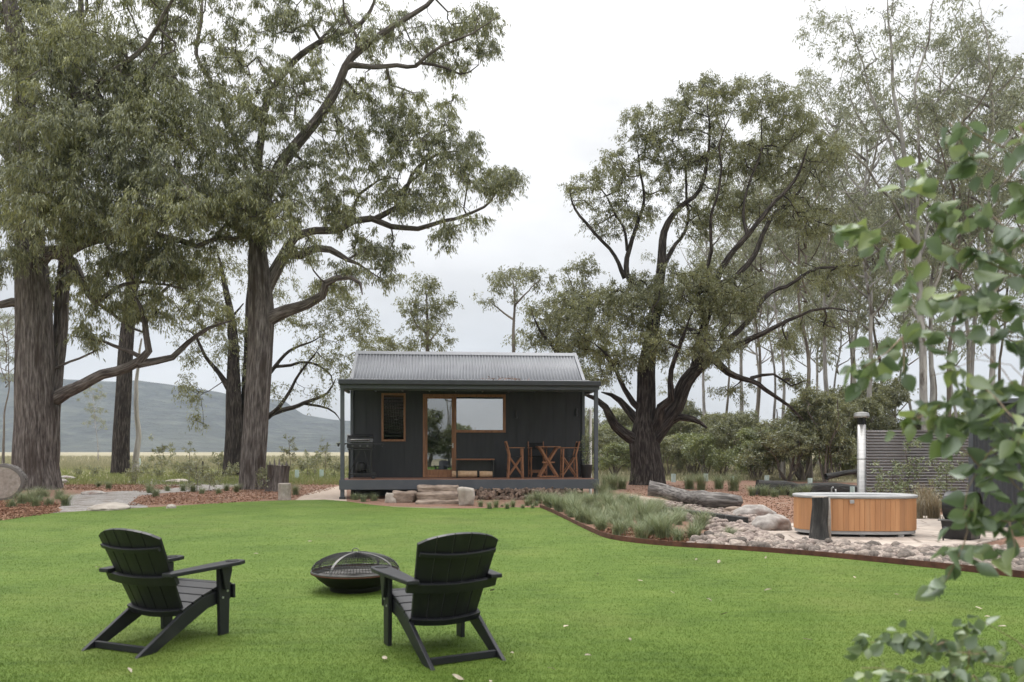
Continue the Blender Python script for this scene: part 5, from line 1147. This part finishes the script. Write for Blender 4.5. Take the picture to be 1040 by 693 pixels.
boulder(172.5, 517, (.12, .1, .085), 24, 'small round white stone at the lawn edge', 0, 'palestone')
boulder(53, 495, (.3, .26, .22), 25, 'grey rock at the foot of the massive gum', 30)
boulder(62, 492, (.22, .2, .16), 26, 'smaller grey rock beside the foot of the massive gum', 70)
boulder(66, 487.5, (.4, .3, .15), 27, 'low grey rock behind the massive gum', 10)
# cut log at the left edge
g = G(2, 509); ct = tag(empty('cut_log', (g.x, g.y, 0)), 'thick cut log round lying on its side at the left edge', 'log')
dv = Vector((-.42, .9, 0)); sk = Skel(); a0 = np.array((0, 0, .53)); limb3(sk, np.array([(*a0, .53), (*(a0+np.array(dv)*.5), .535), (*(a0+np.array(dv)*1.0), .52)]), step=.1, wig=.006)
link('bark', skel_mesh('bark', sk, flute=.05, seed=6), M['greylog'], ct)
m = MB(); d = -dv.normalized(); x = d.orthogonal().normalized(); y = d.cross(x)
for r0, off in ((.45, .012),): 
    ctr = Vector(a0)-d*.0+d*off*0; m.add([ctr+d*.012+(x*math.cos(t)+y*math.sin(t))*r0*(1+.03*math.sin(3*t)) for t in np.linspace(0, 2*math.pi, 41)[:-1]], [tuple(range(40))])
m.build('cut_face', M['cutwood'], ct)
m = MB(); ring = lambda r, o_: [Vector(a0)+d*o_+(x*math.cos(t)+y*math.sin(t))*r*(1+.03*math.sin(3*t)) for t in np.linspace(0, 2*math.pi, 41)]
m.grid([ring(.455, .004), ring(.53, .012), ring(.545, -.01)]); m.build('bark_edge', M['greylog'], ct, smooth=True)
# old stump right of the brown gum, with a small cut round in front
g = G(282, 499); sk = Skel(); limb3(sk, np.array([(0, 0, -.05, .42), (0, 0, .2, .37), (.02, 0, .55, .34), (.04, 0, .93, .36)]), step=.08, wig=.008)
o = link('stump', skel_mesh('stump', sk, flute=.16, seed=9), M['bark'], None, (g.x, g.y, 0)); tag(o, 'tall dark weathered stump right of the straight-trunked gum', 'stump')
m = MB(); m.lathe([(0, .925), (.33, .93)], 24, (.04, 0, 0)); m.build('top', M['cutwood'], o)
for i in range(7):
    aa = i*.9; m = MB(); m.prism([(.04+math.cos(aa)*.30-.05, math.sin(aa)*.30, .9), (.04+math.cos(aa)*.30+.05, math.sin(aa)*.30, .9), (.04+math.cos(aa)*.32, math.sin(aa)*.32, 1.0+.1*(i % 3))], (0, .02, 0)); q = m.build('splinter', M['greylog'], o)
g = G(287.5, 508.5); m = MB(); m.lathe([(0, 0), (.19, 0), (.18, .2), (.185, .48), (.17, .5), (0, .5)], 20); o = m.build('log_round', M['cutwood'], None, bevel=.01, loc=(g.x, g.y+.15, 0)); tag(o, 'short pale upright log round in front of the dark stump', 'log')

# river stones: the nearest 300 singly, the rest together
SM = [blob_mesh('river_stone', (1, rng.uniform(.6, .95), rng.uniform(.45, .75)), 40+i, 2, .26, freq=1.2) for i in range(7)]
for me in SM: me.materials.append(M['stone'])
PPOLY = [(p.x, p.y) for p in pebble_poly]
P = px_points(14000, 655, 1165, 508, 606); P = P[in_poly(P, PPOLY)]; P = P[:3000]
inpad = in_poly(P, [(p.x, p.y) for p in pp]); P = P[~inpad]
P = P[np.argsort(P[:, 1])]; sz = .035+.075*rng.uniform(0, 1, len(P))**1.8
order = np.argsort(-(sz/P[:, 1])); vis = [i for i in order if -.55 < P[i, 0]/P[i, 1] < .66][:295]; S = set(vis)
for i in vis:
    o = bpy.data.objects.new('river_stone', SM[int(rng.integers(7))]); COL.objects.link(o); o.location = (P[i, 0], P[i, 1], .012+sz[i]*.4); o.rotation_euler = (rng.uniform(-.3, .3), rng.uniform(-.3, .3), rng.uniform(0, 6.28)); o.scale = (sz[i],)*3
    tag(o, 'pinkish grey river stone in the stony bed along the lawn edging', 'stone', 'river stones in the stony bed')
V, Fs, nv = [], [], 0
for i in range(len(P)):
    if i in S: continue
    me = SM[i % 7]; co = np.zeros(len(me.vertices)*3, np.float32); me.vertices.foreach_get('co', co); co = co.reshape(-1, 3); a = rng.uniform(0, 6.28); rot = np.array([[math.cos(a), -math.sin(a), 0], [math.sin(a), math.cos(a), 0], [0, 0, 1]])
    V.append((co*sz[i])@rot.T+np.array([P[i, 0], P[i, 1], .012+sz[i]*.35])); Fs.append(np.array([p.vertices[:] for p in me.polygons])+nv); nv += len(co)
sm2 = pmat('pebble_surface', [(.3, (.10, .08, .07)), (.5, (.24, .19, .165)), (.7, (.42, .35, .30))], scale=9, detail=4, rough=.85)
tag(link('pebbles', mesh_np('pebbles', np.concatenate(V), [np.concatenate(Fs)], smooth=True), sm2), kind='stuff')

# ------------------------------------------------------------------ small plants
def tuft_mesh(n, h, spread, w=.008, seg=3):
    V, Fq, nv = [], [], 0
    for i in range(n):
        a = rng.uniform(0, 6.28); b = np.array([rng.normal()*.05, rng.normal()*.05, 0]); hh = h*rng.uniform(.6, 1.1); s = spread*rng.uniform(.3, 1.1); d = np.array([math.cos(a), math.sin(a), 0]); sd = np.array([-d[1], d[0], 0])*w
        ring = []
        for k in range(seg+1):
            t = k/seg; c = b+d*s*t**1.8+np.array([0, 0, hh*(t-.22*t*t)]); ww = (1-t)**.7+.02; ring += [c-sd*ww, c+sd*ww]
        V += ring; Fq += [(nv+2*k, nv+2*k+1, nv+2*k+3, nv+2*k+2) for k in range(seg)]; nv += 2*(seg+1)
    return mesh_np('grass_tuft', np.array(V), [np.array(Fq)])
TM = [tuft_mesh(280, .56, .44, .0042), tuft_mesh(230, .46, .40, .0042), tuft_mesh(320, .62, .5, .0042), tuft_mesh(170, .38, .32, .0045)]
for me in TM: me.materials.append(M['tuft'])
def tuft(px, py, k, s, label, group, cat='grass tuft'):
    g = G(px, py); o = bpy.data.objects.new('grass_tuft', TM[k]); COL.objects.link(o); o.location = g; o.rotation_euler = (0, 0, rng.uniform(0, 6.28)); o.scale = (s, s, s*rng.uniform(.85, 1.15)); return tag(o, label, cat, group)
tp = [(535, 513), (560, 517), (585, 528), (610, 540), (640, 548), (690, 551), (715, 548), (720, 540), (690, 528), (660, 518), (640, 512), (612, 507), (570, 508)]
P = px_points(3000, 535, 722, 506, 552); P = P[in_poly(P, [tuple(G(*p))[:2] for p in tp])]; kept = []
for p in P:
    if all((p[0]-q[0])**2+(p[1]-q[1])**2 > .36**2 for q in kept) and len(kept) < 135: kept.append(p)
for p in kept:
    px, py = p[0]/p[1]*F+CX, HY+EYE*F/p[1]
    if rng.uniform() < (.25 if px > 690 else .0): continue
    tuft(px, py, int(rng.integers(4)), rng.uniform(.5, 1.1), 'feathery grey-green grass tuft massed behind the curved lawn edging', 'grass tufts behind the curved lawn edging')
for px, py in ((360, 508), (369, 510), (380, 509)): tuft(px, py, 3, .8, 'low green tuft under the left end of the verandah', 'tufts under the left end of the verandah')
for px, py in ((488, 515), (497, 517.5), (504, 516), (515, 517.5), (521, 515.5), (531, 517), (541, 517), (510, 515), (535, 514)): tuft(px, py, int(rng.integers(4)), rng.uniform(.3, .55), 'small green tuft in front of the stacked firewood', 'tufts in front of the firewood')
for px, py in ((22, 513), (31, 511), (40, 509), (50, 514), (36, 515), (60, 507), (46, 505), (66, 514), (12, 516)): tuft(px, py, int(rng.integers(4)), .9, 'soft green tuft in the bed right of the cut log', 'tufts in the bed beside the cut log')
for px, py in ((100, 495), (110, 497), (152, 501), (158, 505), (186, 499), (196, 500), (205, 502), (222, 502), (230, 499), (240, 500), (170, 499), (292, 500), (300, 503)): tuft(px, py, int(rng.integers(4)), .8, 'scattered green tuft in the mulch around the left gums', 'tufts in the mulch around the left gums')
for px, py in ((741, 546), (752, 524), (668, 505), (700, 509)): tuft(px, py, 3, .7, 'single green tuft growing among stones near the sleeper', 'tufts among the stones')
for px, py in ((615, 497), (622, 498), (631, 497), (700, 497), (712, 498), (730, 497), (745, 499)): tuft(px, py, 2, 1.3, 'dark strappy clump under the bushes right of the cabin', 'strappy clumps under the bushes')
for px, py in ((776, 504), (786, 505), (795, 503.5), (806, 505), (818, 504), (764, 504)): tuft(px, py, int(rng.integers(4)), rng.uniform(.8, 1.3), 'rough green tuft growing against the blackened trunk', 'tufts against the blackened trunk')
dm = [tuft_mesh(160, .75, .3, .009), tuft_mesh(160, .9, .28, .009)]
for me in dm: me.materials.append(M['tuft_dry'])
for i, px in enumerate((932, 941, 949, 938)):
    g = G(px, 528-(i % 2)*3); o = bpy.data.objects.new('reed_clump', dm[i % 2]); COL.objects.link(o); o.location = g; o.rotation_euler = (0, 0, i*1.3); tag(o, 'dry brown reed clump before the corrugated fence', 'reeds', 'dry reeds before the corrugated fence')
def small_shrub(px, py, h, label, mat='leaf_bush', n=26, w=.5, L=.09):
    sk = Skel(); g = G(px, py)
    limb3(sk, np.array([(0, 0, -.03, .015), (.01, .02, h*.5, .012), (.02, 0, h*.92, .006)]), attach=False, step=.12, wig=.01)
    A = rng.normal(size=(n, 3))*np.array([w*.33, w*.33, h*.22])+np.array([0, 0, h*.62]); A = A[A[:, 2] > .05]; tips = grow(sk, A, step=.12, rtip=.003, wig=.04)
    return finish_tree('shrub', label, sk, tips, (0, 0, 0), ('bark_grey', mat), 18, L, L*.3, .13, droop=.2, cat='shrub') if False else _place(finish_tree('shrub', label, sk, tips, (0, 0, 0), ('bark_grey', mat), 48, L, L*.32, .17, droop=.2, cat='shrub'), g)
def _place(r, g): r.location = g; return r
small_shrub(200, 500, 1.1, 'leafy green shrub on the mulch left of the straight-trunked gum', w=.9, n=34)
small_shrub(212, 498, .8, 'second bushy green shrub left of the straight-trunked gum', w=.9, n=30)
small_shrub(193, 497, 1.4, 'taller slim shrub behind the two bushy ones near the path', w=.35, n=22)
small_shrub(293, 497, 1.9, 'dark thin upright shrub behind the weathered stump', mat='leaf_right', w=.5, n=24)
small_shrub(137, 492, .9, 'small shrub with a white tree guard by the path', mat='leaf_bush', w=.6)
small_shrub(272, 499, .8, 'low dark shrub squeezed between gum trunk and stump', w=.5, n=26)
small_shrub(905, 514, 1.0, 'wispy pale shrub before the left panel of the corrugated fence', mat='tuft', w=.8)
small_shrub(924, 514, 1.6, 'taller wispy sapling before the middle of the corrugated fence', mat='tuft', w=.6, n=24)
small_shrub(962, 514, 1.2, 'wispy shrub before the right part of the corrugated fence', mat='tuft', w=.6)
small_shrub(330, 487, 1.9, 'thin pale sapling in the paddock just left of the cabin', mat='leaf_right', w=.6)
small_shrub(165, 484, 2.0, 'young round-topped sapling alone in the paddock', mat='leaf_bush', w=1.0, n=26, L=.16)
small_shrub(945, 519, .5, 'low shrub beside the dry reeds', w=.5)
ps = small_shrub(222, 484, 1.0, 'x', mat='leaf_bush', w=1.0, n=24, L=.14); firstp = True
for (px, py, s) in ((222, 483, 1.0), (178, 482, .8), (238, 489, .7), (160, 487, .6), (312, 484, 1.1), (340, 484, .9), (95, 485, .7), (78, 486, .5), (320, 482, 1.2), (150, 482, .7), (186, 485.5, .8), (265, 484, .8)):
    r = ps if firstp else copy_tree(ps); firstp = False; r.location = G(px, py); r.rotation_euler = (0, 0, px); r.scale = (s, s, s*rng.uniform(.8, 1.2)); tag(r, 'low scrubby bush dotted in the grassy paddock on the left', 'shrub', 'scrubby bushes in the left paddock')
# tree guards and stake
for px, py, h, lb in ((140, 475, .6, 'white tree guard in the paddock near the dark-barked gum'), (301, 486, .55, 'pale tree guard left of centre between stump and cabin'), (326, 485, .5, 'pale tree guard closest to the left verandah post'), (684, 490, .55, 'pale blue-green tree guard right of the broad dark gum'), (717, 489, .5, 'pale tree guard behind the strappy clumps'), (744, 492.5, .55, 'whitish tree guard left of the blackened trunk'), (779, 490, .45, 'pale tree guard above the left end of the blackened trunk'), (866, 503, .55, 'pale green tree guard just left of the flue'), (823, 492, .4, 'tree guard near the right end of the blackened trunk')):
    g = G(px, py); m = MB(); s = .10*g.y/30; m.prism([(s*math.cos(a), s*math.sin(a), 0) for a in (.3, 2.4, 4.5)], (0, 0, h*.62*g.y/32)); tag(m.build('tree_guard', M['guard'], loc=g), lb, 'tree guard')
g = G(206, 486); m = MB(); m.box((0, 0, .4), (.06, .06, 1.0)); tag(m.build('stake', M['burnt'], loc=g), 'dark wooden stake standing alone in the paddock', 'stake')
# rail fence posts glimpsed behind the bushes on the right
for i, px in enumerate((792, 797, 803)):
    w = PT(px, 478, 40); m = MB(); m.tube([(w.x, 40, 0), (w.x, 40, 1.15)], .05, 8); tag(m.build('fence_post', M['bark_dead']), 'weathered grey fence post among the bushes behind the blackened trunk', 'post', 'fence posts among the bushes')

# leaves fallen on the lawn
LM = []
for i in range(3):
    m = MB(); L_, w = .085, .03+.008*i
    rows = [[(w*math.sin(math.pi*min(.98, t+.02))**.8*s, L_*(t-.5), .006+.012*abs(s)+.008*math.sin(3*t+i)) for s in (-.5, 0, .5)] for t in np.linspace(0, 1, 7)]; m.grid(rows); LM.append(m.build('fallen_leaf', M['fallen']))
base = list(LM); fresh = [True]*3
spots = [(131, 682), (429, 669), (735, 624), (597, 667), (575, 637), (683, 602), (720, 610), (1012, 593), (994, 618), (1003, 627), (1018, 637), (911, 604), (925, 621), (868, 587), (650, 590), (707, 569), (100, 577), (391, 669), (520, 664), (498, 693), (465, 689), (607, 584), (778, 567), (730, 571), (606, 585), (420, 549), (315, 550), (260, 563), (140, 585), (500, 600), (560, 680), (640, 650), (820, 650), (780, 600)]
for i, (px, py) in enumerate(spots):
    o = base[i % 3] if fresh[i % 3] else copy_tree(base[i % 3]); fresh[i % 3] = False; g = G(px, py, .035); o.location = g; o.rotation_euler = (rng.uniform(-.3, .3), rng.uniform(-.3, .3), rng.uniform(0, 6.28)); s = rng.uniform(.45, .95); o.scale = (s, s, s)
    tag(o, 'pale dry leaf fallen on the mown lawn', 'leaf', 'dry leaves fallen on the lawn')

# ------------------------------------------------------------------ young gum in the right foreground
Yn = 2.35; base = Vector(((1165-CX)/F*Yn, Yn, 0)); yg = tag(empty('gum_sapling', base), 'young gum with big rounded blue-green leaves reaching in from the right edge', 'tree')
sk = Skel(); limb3(sk, np.array([(0, 0, -.05, .04), (.02, .03, .5, .034), (-.02, .02, 1.1, .028), (.0, .05, 1.7, .022), (-.05, .0, 2.3, .015), (-.03, .03, 2.9, .008)]), step=.1, wig=.006)
lb = [
    (.10, [(1160, 330, 4), (1120, 300, 3.4), (1080, 285, 3), (1035, 275, 2.6), (985, 262, 2.2), (940, 250, 1.7), (900, 243, 1.2), (878, 238, .8)]),
    (-.15, [(1162, 260, 4), (1110, 225, 3), (1060, 200, 2.6), (1020, 185, 2.2), (990, 160, 1.6), (975, 140, 1)]),
    (.15, [(1160, 390, 4), (1100, 360, 3.2), (1040, 340, 2.8), (985, 335, 2.3), (935, 338, 1.8), (900, 350, 1.3), (868, 372, .8)]),
    (-.1, [(1160, 450, 4), (1100, 410, 3), (1050, 395, 2.6), (1000, 395, 2), (955, 412, 1.5), (925, 430, 1)]),
    (-.05, [(1160, 500, 4), (1100, 455, 3), (1045, 440, 2.6), (1015, 465, 2.3), (995, 500, 2), (985, 535, 1.6), (975, 560, 1.2), (958, 585, .8)]),
    (-.3, [(1160, 230, 3), (1100, 160, 2.4), (1060, 130, 2), (1035, 128, 1.2), (1020, 150, .8)]),
    (.0, [(1160, 540, 3.5), (1090, 500, 2.8), (1050, 500, 2.2), (1025, 530, 1.7), (1010, 560, 1.2)]),
    (.2, [(1162, 300, 3), (1090, 245, 2.4), (1040, 235, 2), (1000, 225, 1.6), (960, 215, 1.2), (935, 185, .9)]),
    (-.1, [(1100, 455, 2.4), (1050, 470, 2), (1020, 430, 1.6), (985, 430, 1.2), (965, 445, .8)]),
    (.0, [(1160, 720, 3.5), (1090, 690, 3), (1030, 668, 2.6), (985, 655, 2.2), (940, 650, 1.7), (900, 645, 1.1), (880, 655, .8)]),
    (-.2, [(1090, 690, 2.6), (1030, 690, 2.2), (970, 685, 1.7), (920, 690, 1.2), (885, 690, .8)]),
    (.2, [(1060, 678, 2.4), (1030, 650, 2), (1005, 640, 1.5), (985, 638, 1)]),
    (-.2, [(1100, 300, 2.4), (1060, 320, 2), (1020, 310, 1.6), (975, 300, 1.2), (930, 295, .9)]),
    (.2, [(1050, 395, 2), (1030, 370, 1.6), (1000, 360, 1.2), (960, 370, .9)]),
]
LP_, LD_, LS_ = [], [], []
for k, pts in lb:
    pts = np.array(pts, float); s = np.concatenate([[0], np.cumsum(np.hypot(*np.diff(pts[:, :2], axis=0).T))])/F*Yn; D = Yn+k*s
    P = np.stack([(pts[:, 0]-CX)/F*D, D, EYE-(pts[:, 1]-HY)/F*D, pts[:, 2]/F*D*.30], 1); P[:, :3] -= np.array(base)
    limb3(sk, P, step=.05, wig=.008, rmin=.0012); C = catmull(P, .05); T_ = unit(np.gradient(C[:, :3], axis=0)); m_ = len(C)
    small = 1 if pts[-1, 1] < 620 else .66
    for i in range(4, m_):
        den = 4.8 if i > m_*.25 else 3.2
        for q in range(rng.poisson(den*(1 if small == 1 else 2.2))):
            up = np.array([rng.normal()*.8, rng.normal()*.8, rng.normal()*.45-.55]); d = unit((up+T_[i]*.35)[None])[0]
            off = rng.normal(size=3)*.018; LP_.append(C[i, :3]+off); LD_.append(d); LS_.append(small*rng.uniform(.6, 1.12))
    # side shoots
    for q in range(int(m_/2.4)):
        i = int(rng.integers(int(m_*.35), m_)); e = C[i, :3]+np.array([rng.normal()*.09, rng.normal()*.09, rng.normal()*.08-.02]); limb3(sk, np.array([(*C[i, :3], .003), (*((C[i, :3]+e)/2+rng.normal(size=3)*.01), .0022), (*e, .0014)]), step=.04, wig=.004, rmin=.001)
        for w in range(4): LP_.append(C[i, :3]+(e-C[i, :3])*rng.uniform(.4, 1)); LD_.append(unit(rng.normal(size=(1, 3))*.7+np.array([[0, 0, -.6]]))[0]); LS_.append(small*rng.uniform(.55, 1.05))
for i in range(len(sk.r)): sk.r[i] = min(sk.r[i], .04) if sk.r[i] > .012 else sk.r[i]
link('trunk', skel_mesh('trunk', sk, seed=3), M['twig_near'], yg)
LP_, LD_, LS_ = np.array(LP_), np.array(LD_), np.array(LS_); n = len(LP_)
S_ = unit(np.cross(LD_, rng.normal(size=(n, 3)))); N_ = np.cross(LD_, S_); ts = np.array([0, .10, .22, .42, .62, .82, 1.0]); ws = np.array([.02, .05, .62, 1.0, .86, .48, .02])
VV = []; bend = rng.normal(size=n)*.25
for t, w in zip(ts, ws):
    c = LP_+LD_*(LS_*.081*t)[:, None]+N_*(LS_*.104*bend*t*t)[:, None]
    for s in (-1, 0, 1): VV.append(c+S_*(LS_*.0265*w*s)[:, None]+N_*(LS_*.014*w*abs(s))[:, None])
VV = np.stack(VV, 1); idx = np.array([(a*3+j, a*3+j+1, a*3+j+4, a*3+j+3) for a in range(6) for j in range(2)])
link('crown', mesh_np('crown', VV.reshape(-1, 3), [(np.arange(n)[:, None, None]*21+idx[None]).reshape(-1, 4)], smooth=True), M['leaf_near'], yg)
print('near leaves', n, 'tree leaves', LEAFTOT)

# ------------------------------------------------------------------ air, sky, light, camera
mb = MB(); mb.box((0, 1020, 150), (3400, 2460, 302)); hz = mb.build('haze', None); tag(hz, kind='stuff')
m, nt, out = new_mat('valley_haze'); pv = nd(nt, 'ShaderNodeVolumePrincipled'); pv.inputs['Density'].default_value = HAZE; pv.inputs['Color'].default_value = (.71, .83, 1, 1); pv.inputs['Anisotropy'].default_value = .1
nt.links.new(pv.outputs[0], out.inputs['Volume']); hz.data.materials.append(m)

SUN_EL, SUN_AZ = R(58), R(-25)     # azimuth from +Y towards +X
w = bpy.data.worlds.new('World'); SC.world = w; w.use_nodes = True; nt = w.node_tree; nt.nodes.clear(); L = nt.links.new
out = nd(nt, 'ShaderNodeOutputWorld'); bg = nd(nt, 'ShaderNodeBackground', i_Strength=.1); L(bg.outputs[0], out.inputs[0])
sky = nd(nt, 'ShaderNodeTexSky', sky_type='NISHITA', sun_disc=False, sun_elevation=SUN_EL, sun_rotation=SUN_AZ)
tc = nd(nt, 'ShaderNodeTexCoord'); sep = nd(nt, 'ShaderNodeSeparateXYZ'); L(tc.outputs['Generated'], sep.inputs[0])
mz = nd(nt, 'ShaderNodeMath', operation='MAXIMUM'); L(sep.outputs['Z'], mz.inputs[0]); mz.inputs[1].default_value = 0
# overcast dome: zenith brighter than the horizon
z3 = nd(nt, 'ShaderNodeMath', operation='POWER'); L(mz.outputs[0], z3.inputs[0]); z3.inputs[1].default_value = 2.6
lin = nd(nt, 'ShaderNodeMath', operation='MULTIPLY_ADD'); L(mz.outputs[0], lin.inputs[0]); lin.inputs[1].default_value = 3.8; lin.inputs[2].default_value = SKY_BASE
lum = nd(nt, 'ShaderNodeMath', operation='MULTIPLY_ADD'); L(z3.outputs[0], lum.inputs[0]); lum.inputs[1].default_value = SKY_SLOPE; L(lin.outputs[0], lum.inputs[2])
mp = nd(nt, 'ShaderNodeMapping'); mp.inputs['Scale'].default_value = (1, 1, 2.6); L(tc.outputs['Generated'], mp.inputs['Vector'])
nz = nd(nt, 'ShaderNodeTexNoise', i_Scale=2.3, i_Detail=5.0, i_Roughness=.5); L(mp.outputs[0], nz.inputs['Vector'])
mr = nd(nt, 'ShaderNodeMapRange'); mr.inputs['From Min'].default_value = .35; mr.inputs['From Max'].default_value = .68; mr.inputs['To Min'].default_value = .72; mr.inputs['To Max'].default_value = 1.16; L(nz.outputs['Fac'], mr.inputs['Value'])
ml = nd(nt, 'ShaderNodeMath', operation='MULTIPLY'); L(lum.outputs[0], ml.inputs[0]); L(mr.outputs['Result'], ml.inputs[1])
cc = nd(nt, 'ShaderNodeCombineColor'); 
for ch, f_ in (('Red', 1.0), ('Green', .99), ('Blue', .985)):
    q = nd(nt, 'ShaderNodeMath', operation='MULTIPLY'); L(ml.outputs[0], q.inputs[0]); q.inputs[1].default_value = f_; L(q.outputs[0], cc.inputs[ch])
mx = nd(nt, 'ShaderNodeMix', data_type='RGBA'); mx.inputs['Factor'].default_value = .94; L(sky.outputs[0], mx.inputs['A']); L(cc.outputs[0], mx.inputs['B']); L(mx.outputs['Result'], bg.inputs['Color'])
sun = bpy.data.lights.new('sun', 'SUN'); sun.energy = SUN_E; sun.angle = R(14); sun.color = (1, .97, .92); so = bpy.data.objects.new('sun', sun); COL.objects.link(so)
d = Vector((math.sin(SUN_AZ)*math.cos(SUN_EL), math.cos(SUN_AZ)*math.cos(SUN_EL), math.sin(SUN_EL))); so.rotation_euler = d.to_track_quat('Z', 'Y').to_euler()
cam = bpy.data.cameras.new('camera'); co = bpy.data.objects.new('camera', cam); COL.objects.link(co); SC.camera = co
co.location = (0, 0, EYE); co.rotation_euler = (R(90), 0, 0); cam.sensor_width = 36; cam.lens = 28.0; cam.shift_y = (HY-346.5)/1040; cam.clip_start = .05; cam.clip_end = 5000
cam.dof.use_dof = True; cam.dof.focus_distance = 20; cam.dof.aperture_fstop = 3.0
vs = SC.view_settings; SC.display_settings.display_device = 'sRGB'; vs.view_transform = 'Standard'; vs.look = 'None'; vs.exposure = EXPO; vs.gamma = 1; vs.use_curve_mapping = False
cy = SC.cycles; cy.max_bounces = 6; cy.diffuse_bounces = 3; cy.glossy_bounces = 2; cy.transmission_bounces = 3; cy.transparent_max_bounces = 8; cy.volume_bounces = 1; cy.use_denoising = True
